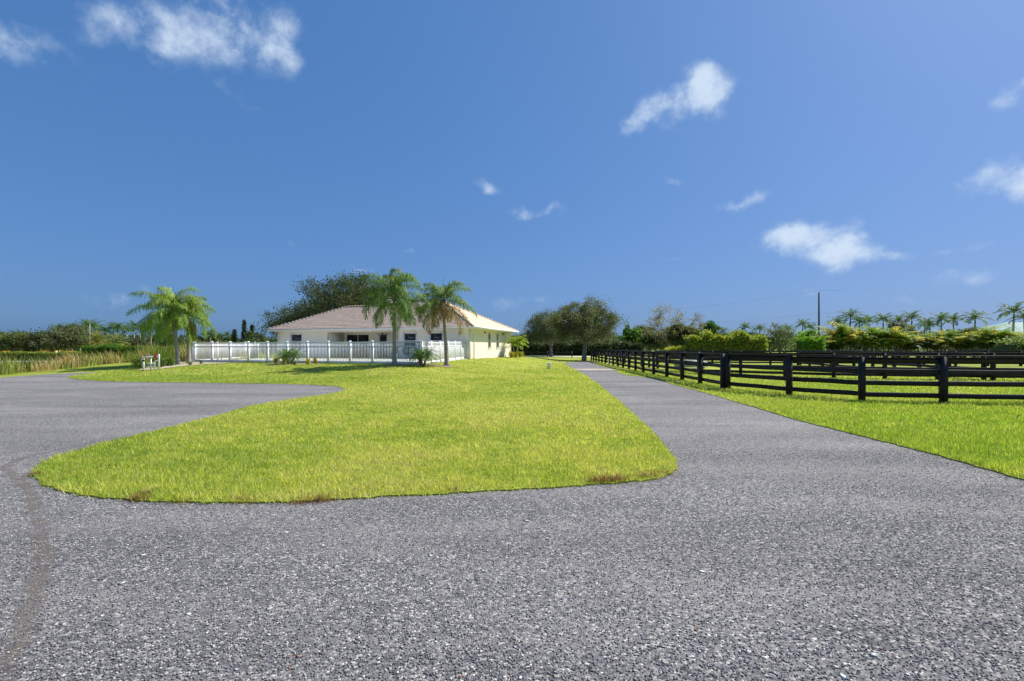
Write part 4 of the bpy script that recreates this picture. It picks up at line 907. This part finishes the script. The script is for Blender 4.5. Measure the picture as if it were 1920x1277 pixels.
# irrigation pump pipes
c = G(269, 694.5, .02); pump = thing('pump_pipes', 'white pipe stand with red valve in the sand bed', 'pipes', c, R(-4))
mb = MB(); mb.tube([(0, 0, -.05), (0, 0, .8)], .055, 10); mb.tube([(0, 0, .78), (.0, 0, .86)], .07, 10); mb.build('riser', M['pipe'], pump, smooth=True)
mb = MB(); mb.tube([(-.05, 0, .82), (.72, 0, .84)], .05, 10); mb.tube([(.86, 0, .845), (1.02, 0, .85)], .05, 10); mb.build('cross_pipe', M['pipe'], pump, smooth=True)
mb = MB(); mb.tube([(.71, 0, .84), (.87, 0, .845)], .078, 10); mb.tube([(.79, 0, .9), (.79, 0, 1.0)], .03, 8); mb.tube([(.70, 0, 1.0), (.88, 0, 1.0)], .025, 8); mb.build('valve', M['red'], pump)
mb = MB(); mb.tube([(.48, 0, -.05), (.48, 0, .79)], .045, 10); mb.build('riser', M['pipe'], pump, smooth=True)
mb = MB(); mb.tube([(.64, .1, -.05), (.64, .1, .5), (.68, .1, .58), (.95, .1, .6)], .03, 8); mb.build('riser', M['pipe'], pump, smooth=True)
mb = MB(); mb.tube([(1.0, 0, .02), (1.0, 0, .85), (1.0, 0, 1.0)], [.06, .055, .045], 10); mb.build('pump_head', M['pipe'], pump, smooth=True)
mb = MB(); mb.tube([(0, 0, .55), (0, 0, .66)], .068, 10); mb.build('coupling', M['dark'], pump)
# porch furniture: armchairs, blue lounger, hose reel
def place(x, y): p = H2W(x, y); return (p[0], p[1], p[2] + .02)
def patio_chair(label, x, y, rz, m, group=None):
    t = thing('patio_chair', label, 'chair', place(x, y), HR + rz, group); b = MB(); b.box(-.26, .26, -.25, .25, .38, .44); b.build('seat', m, t)
    b = MB(); mm_ = T((0, .24, .44)) @ Matrix.Rotation(R(-14), 4, 'X'); b.box(-.26, .26, -.02, .03, .0, .55, M=mm_); b.build('backrest', m, t)
    for sx_ in (-1, 1):
        b = MB(); b.tube([(sx_ * .29, -.25, 0), (sx_ * .29, -.25, .62), (sx_ * .29, .26, .64)], .022, 6); b.build('armrest', M['dark'], t); b = MB(); b.tube([(sx_ * .27, .25, 0), (sx_ * .27, .25, .46)], .022, 6); b.build('leg', M['dark'], t)
patio_chair('grey patio armchair facing the fence outside the porch door', -9.9, .6, .25, M['grey'])
patio_chair('grey patio armchair turned sideways next to the porch door', -8.7, -.4, -.9, M['grey'])
patio_chair('patio armchair with blue cushions by the sliding glass door', -13.3, .4, .3, M['blue'])
patio_chair('blue cushioned patio armchair set nearer the fence on the patio', -12.5, -.5, 1.2, M['blue'])
t = thing('patio_table', 'low dark round table between the blue patio chairs', 'table', place(-11.9, .7)); b = MB(); b.lathe([(0, .44), (.35, .44), (.35, .47), (0, .47)], 20); b.build('tabletop', M['dark'], t)
for i in range(3): a = i * 2.1; b = MB(); b.tube([(.25 * math.cos(a), .25 * math.sin(a), 0), (.12 * math.cos(a), .12 * math.sin(a), .44)], .018, 6); b.build('leg', M['dark'], t)
p = H2W(-6.2, -.16, .75); t = thing('hose_reel', 'round hose reel hanging on the front wall by the porch', 'hose reel', p, HR)
b = MB(); th_ = np.linspace(0, 2 * np.pi, 25)
for r_ in (.30, .26, .22): b.tube(np.column_stack([r_ * np.cos(th_), 0 * th_ + (.30 - r_) * .3, r_ * 1.3 * np.sin(th_)]), .024, 6, cap=False)
b.build('hose', M['dark'], t); b = MB(); b.box(-.08, .08, .02, .159, -.12, .12); b.tube([(-.27, .05, 0), (.27, .05, 0)], .02, 6); b.tube([(0, .05, -.3), (0, .05, .3)], .02, 6); b.build('bracket', M['grey'], t)
# paddock things
t = thing('water_trough', 'pale grey metal trough inside the paddock fence corner', 'trough', gz(13.6, 36.5), R(8)); b = MB(); b.box(-1.2, 1.2, -.3, .3, .12, .16); b.box(-1.2, 1.2, -.3, -.27, .16, .62); b.box(-1.2, 1.2, .27, .3, .16, .62); b.box(-1.2, -1.17, -.27, .27, .16, .62); b.box(1.17, 1.2, -.27, .27, .16, .62); b.build('basin', M['grey'], t); b = MB(); b.box(-1.24, 1.24, -.34, -.305, .60, .66); b.box(-1.24, 1.24, .305, .34, .60, .66); b.build('rim', M['vinyl'], t)
for x in (-.9, .9): b = MB(); b.box(x - .05, x + .05, -.28, .28, 0, .119); b.build('foot', M['dark'], t)
t = thing('yard_hydrant', 'thin white hydrant post with grey spout inside the paddock', 'hydrant', gz(28.1, 33), 0); b = MB(); b.tube([(0, 0, -.05), (0, 0, 1.35)], .055, 9); b.build('standpipe', M['pipe'], t, smooth=True); b = MB(); b.tube([(0, 0, 1.35), (0, 0, 1.58), (-.12, 0, 1.68), (-.32, 0, 1.74)], [.06, .06, .05, .03], 8); b.tube([(0, 0, 1.45), (.16, 0, 1.36)], .035, 8); b.build('spout', M['grey'], t, smooth=True)
t = tag((lambda b: (b.tube([(0, 0, -.05), (0, 0, .75), (0, 0, .78)], [.05, .05, .02], 8), b.build('marker_post', M['pipe'], loc=gz(8.35, 41.5, .03)))[1])(MB()), 'small white marker post at the foot of the path fence', 'post')
# utility pole and wires
PX, PY = (1535.5 - 960) * 92 / F, 92; PZ = 1.6 + (652 - 549) * 92 / F
pole = thing('utility_pole', 'tall bare wooden utility pole at the end of the areca hedge', 'pole', (PX, PY, 0)); b = MB(); b.tube([(0, 0, -.3), (0, 0, PZ * .5), (0, 0, PZ)], [.20, .165, .13], 10); b.build('shaft', M['wood'], pole, smooth=True)
b = MB(); b.tube([(.0, 0, PZ - .1), (.14, 0, PZ + .15), (.14, 0, PZ + .5)], .06, 7); b.build('insulator', M['grey'], pole)
def wire(lab, h0, far_pt, near_pt):
    for k, (e_, l_) in enumerate(((far_pt, 'left'), (near_pt, 'right'))):
        a = np.array([PX + .14, PY, h0]); e_ = np.array(e_, float); s = np.linspace(0, 1, 24)[:, None]; pts = a + (e_ - a) * s; pts[:, 2] -= (4 * s * (1 - s))[:, 0] * (1.0 if k else 1.6)
        b = MB(); b.tube(pts, .009, 5); tag(b.build('power_line', M['dark']), lab + (' running from the pole towards the wood' if k == 0 else ' running from the pole over the areca hedge'), 'wire')
wire('top overhead wire', PZ + .45, (6, 190, PZ + 1.2), (150, 70, PZ + 1.3)); wire('middle overhead wire', PZ - 3.9, (6, 190, PZ - 3.2), (150, 70, PZ - 3.3)); wire('lowest overhead wire', PZ - 5.6, (6, 190, PZ - 5.0), (150, 70, PZ - 5.3))
t = thing('light_pole', 'thin pale light pole standing among the far palms', 'pole', ((168.5 - 960) * 120 / F, 120, ZL)); b = MB(); b.tube([(0, 0, -.2), (0, 0, 9.2)], [.07, .05], 8); b.build('shaft', M['grey'], t); b = MB(); b.box(-.3, .3, -.12, .12, 9.2, 9.32); b.build('lamp_head', M['grey'], t)
# far buildings
t = thing('barn', 'barn with low green metal roof behind the areca hedge', 'barn', (121.5, 114, 0), R(4)); b = MB(); b.box(-12, 12, -7, 7, 0, 4.4); b.build('wall', M['farwall'], t)
b = MB(); b.add([(-13.5, -8.5, 4.3), (13.5, -8.5, 4.3), (13.5, 8.5, 4.3), (-13.5, 8.5, 4.3), (-5, 0, 7.6), (5, 0, 7.6)], q=[[0, 1, 5, 4], [2, 3, 4, 5]], t=[[1, 2, 5], [3, 0, 4]]); rf_ = b.build('roof', M['metalroof'], t)
for i in range(21):
    b = MB(); x = -13 + i * 1.3; xt = max(-5, min(5, x)); f = 1 if -5 <= x <= 5 else 1 - (abs(x) - 5) / 8.5; b.tube([(x, -8.5, 4.34), (x, -8.5 + 8.5 * f, 4.34 + 3.3 * f)], .04, 4); b.build('seam', M['metalroof'], rf_)
t = thing('stable', 'low white roofed building half hidden by the arena oaks', 'building', (-152, 152, ZL), R(-4)); b = MB(); b.box(-7, 7, -3, 3, 0, 4.2); b.build('wall', M['yellow'], t); b = MB(); b.add([(-8, -4, 4.1), (8, -4, 4.1), (8, 4, 4.1), (-8, 4, 4.1), (-8, 0, 5.8), (8, 0, 5.8)], q=[[0, 1, 5, 4], [2, 3, 4, 5]], t=[[1, 2, 5], [3, 0, 4]]); b.build('roof', M['trim'], t)
for x in (-4.5, -1.5, 1.5, 4.5):
    b = MB(); b.box(x - .6, x + .6, -3.06, -3.002, 0, 2.3); b.build('door', M['dark'], t)
for i, (px, lab) in enumerate(((78, 'yellow jump stand beside the olive oak in the arena'), (128, 'yellow and white jump stand near the date palms'), (8, 'yellow jump stand under the lighter topped oak'))):
    D = 104; t = thing('jump_stand', lab, 'jump', ((px - 960) * D / F, D, ZL)); b = MB(); b.box(-.9, .9, -.15, .15, 0, 1.9); b.box(-1.0, 1.0, -.2, .2, 1.9, 2.0); b.build('panel', M['yellow'], t); b = MB(); b.tube([(.9, 0, 1.3), (3.2, 0, 1.35)], .09, 7); b.tube([(.9, 0, .7), (3.2, 0, .72)], .09, 7); b.build('pole', M['vinyl'], t)
    b = MB(); b.box(3.1, 3.3, -.15, .15, 0, 1.9); b.build('upright', M['vinyl'], t)

# ------------------------------------------------------------------ grass blades and gravel stones: uncountable
def vnoise(x, y, cell, seed):
    g = np.random.RandomState(seed).rand(256, 256); u, v = x / cell + 1000, y / cell + 1000; i, j = np.floor(u).astype(int), np.floor(v).astype(int); fu, fv = u - i, v - j
    fu, fv = fu * fu * (3 - 2 * fu), fv * fv * (3 - 2 * fv); i0, i1, j0, j1 = i % 256, (i + 1) % 256, j % 256, (j + 1) % 256
    return (g[i0, j0] * (1 - fu) + g[i1, j0] * fu) * (1 - fv) + (g[i0, j1] * (1 - fu) + g[i1, j1] * fu) * fv
def blades(name, label, poly, bands, seed, cols, hgt=1.0):
    rs = np.random.RandomState(seed); mb = MB(); P = np.asarray(poly)
    for (d0, d1, dens, hb, wb) in bands:
        x0, x1 = max(P[:, 0].min(), -1.12 * d1), min(P[:, 0].max(), 1.12 * d1)
        n = int((x1 - x0) * (d1 - d0) * dens); x = rs.uniform(x0, x1, n); y = rs.uniform(d0, d1, n)
        k = inside(P, x + rs.normal(0, .012, n), y + rs.normal(0, .03, n)) & (np.abs(x) < 1.1 * y + .3) & ((y < 30) | (rs.rand(n) < (60 - y) / 30)); x, y = x[k], y[k]; n = len(x)
        if n == 0: continue
        nz = 2.2 * (.45 * vnoise(x, y, 1.7, 1) + .3 * vnoise(x, y, .55, 2) + .25 * vnoise(x, y, 4.5, 3) - .5); nf = 2 * (.6 * vnoise(x, y, .13, 4) + .4 * vnoise(x, y, .30, 5) - .5)
        h = hb * hgt * rs.uniform(.45, 1.2, n) * (1 + .45 * nf); a = rs.rand(n) * 6.28; ln = h * rs.uniform(.1, .95, n)
        b0 = np.column_stack([x, y, H(x, y) + .012]); wv = np.column_stack([-np.sin(a + .8 * rs.randn(n)), np.cos(a), np.zeros(n)]) * (wb * rs.uniform(.6, 1.3, n))[:, None]
        tip = b0 + np.column_stack([np.cos(a) * ln, np.sin(a) * ln, h])
        m = np.clip(.54 + .60 * nz + .55 * nf - .42 * sstep(19, 23, y) * sstep(-3, -8, x) + rs.normal(0, .22, n), 0, 1)[:, None]; c = cols[0] * (1 - m) + cols[1] * m  # left branch near the house: its shade is put into greener blades
        dry = rs.rand(n) < .10 + .45 * np.clip(nz + .5 * nf, 0, 1); c[dry] = np.array([.62, .55, .28]) * rs.uniform(.6, 1.1, (dry.sum(), 1))
        c = np.clip(c * rs.uniform(.50, 1.42, (n, 1)), 0, .9); v = np.stack([b0 - wv, b0 + wv, tip], 1).reshape(-1, 3); mb.add(v, t=np.arange(3 * n).reshape(n, 3), c=np.repeat(c, 3, 0))
    tag(mb.build(name, M['blade']), label, 'grass', kind='stuff')
LC = (np.array([.23, .36, .035]), np.array([.68, .68, .15]))
blades('lawn_grass', 'short yellow green mown grass of the lawn island', lawn_poly, [(4.4, 7.5, 5600, .06, .0045), (7.5, 11, 3000, .06, .0065), (11, 17, 1500, .055, .008), (17, 26, 520, .06, .013), (26, 36, 220, .06, .02), (36, 60, 90, .07, .03)], 91, LC)
blades('verge_grass', 'longer green grass between the gravel path and the black fence', verge_poly, [(4.2, 9, 3800, .085, .0045), (9, 14, 1700, .085, .007), (14, 22, 560, .08, .011), (22, 34, 160, .08, .018)], 92, (np.array([.24, .38, .035]), np.array([.50, .58, .10])))
# dry brown tufts on the lawn edge
rs = np.random.RandomState(93); mb = MB()
for (px, py, r_, n, up) in ((1150, 904, .20, 260, .07), (1120, 907, .16, 160, .07), (1215, 897, .22, 160, .05), (1243, 890, .2, 120, .04), (600, 941, .14, 130, .05), (565, 944, .16, 120, .03), (260, 940, .12, 110, .05), (270, 931, .1, 90, .05), (460, 943, .2, 90, .04), (66, 893, .12, 110, .04), (345, 944, .2, 60, .03), (850, 924, .1, 40, .05)):
    cx_, cy_, cz_ = G(px, py); n = int(n * 1.3); x = cx_ + rs.normal(0, r_ * .5, n); y = cy_ + rs.normal(0, r_ * .22, n); a = rs.rand(n) * 6.28; h = up * rs.uniform(.2, 1.2, n); ln = rs.uniform(.02, .10, n)
    on = inside(lawn_poly, x, y); b0 = np.column_stack([x, y, np.where(on, .034, .008)]); wv = np.column_stack([-np.sin(a), np.cos(a), 0 * a]) * .0025; tip = b0 + np.column_stack([np.cos(a) * ln, np.sin(a) * ln, h + .003])
    mb.add(np.stack([b0 - wv, b0 + wv, tip], 1).reshape(-1, 3), t=np.arange(3 * n).reshape(n, 3), c=np.repeat(tint(rs, (.26, .135, .06), n, .4, .15), 3, 0))
tag(mb.build('dry_grass', M['blade']), 'dry rust brown grass tufts along the front lawn edge', 'grass', kind='stuff')
# loose stones
rs = np.random.RandomState(94); mb = MB()
def stones(n, xr, yr, s0, s1, flat, cols, probs):
    y = yr[0] + (yr[1] - yr[0]) * rs.rand(n) ** 1.3; x = rs.uniform(-1, 1, n) * 1.1 * y + 0; k = (~inside(lawn_poly, x, y)) & (~inside(verge_poly, x, y)) & (np.abs(x) < xr); x, y = x[k], y[k]; n = len(x)
    s = rs.uniform(s0, s1, n); ci = rs.choice(len(cols), n, p=probs); c = np.array(cols)[ci] * rs.uniform(.7, 1.3, (n, 1)); a = rs.rand(n) * 6.28
    b = np.array([[1, 0, 0], [.4, .8, .05], [-.7, .6, 0], [-.9, -.3, .05], [.1, -.85, 0], [.1, .05, 1], [0, 0, -.6]]); v = b[None] * (1 + rs.uniform(-.22, .22, (n, 7, 1))); v = v * s[:, None, None] * np.array([1, .8, flat])
    ca, sa = np.cos(a)[:, None], np.sin(a)[:, None]; X = v[..., 0] * ca - v[..., 1] * sa; Y = v[..., 0] * sa + v[..., 1] * ca
    V = np.stack([X + x[:, None], Y + y[:, None], v[..., 2] + .008 + (s * flat * .25)[:, None]], -1).reshape(-1, 3); f = np.array([[i, (i + 1) % 5, 5] for i in range(5)] + [[(i + 1) % 5, i, 6] for i in range(5)])
    mb.add(V, t=(f[None] + (np.arange(n) * 7)[:, None, None]).reshape(-1, 3), c=np.repeat(c, 7, 0))
GC = [(.17, .168, .172), (.23, .228, .23), (.33, .32, .31), (.60, .58, .54), (.40, .27, .20)]
stones(52000, 8, (2.0, 7.5), .004, .0085, .6, GC, [.42, .32, .17, .06, .03])
stones(900, 9, (2.1, 9), .007, .014, .3, [(.55, .55, .52), (.65, .66, .62), (.42, .40, .37)], [.5, .3, .2])
stones(70, 9, (2.2, 9), .012, .03, .10, [(.55, .57, .54), (.62, .63, .6)], [.5, .5])
stones(45, 8, (2.2, 6), .007, .013, .5, [(.42, .13, .07), (.45, .26, .10)], [.6, .4])
tag(mb.build('loose_stones', M['stone']), 'loose grey and white gravel stones scattered over the lot', 'gravel', kind='stuff')
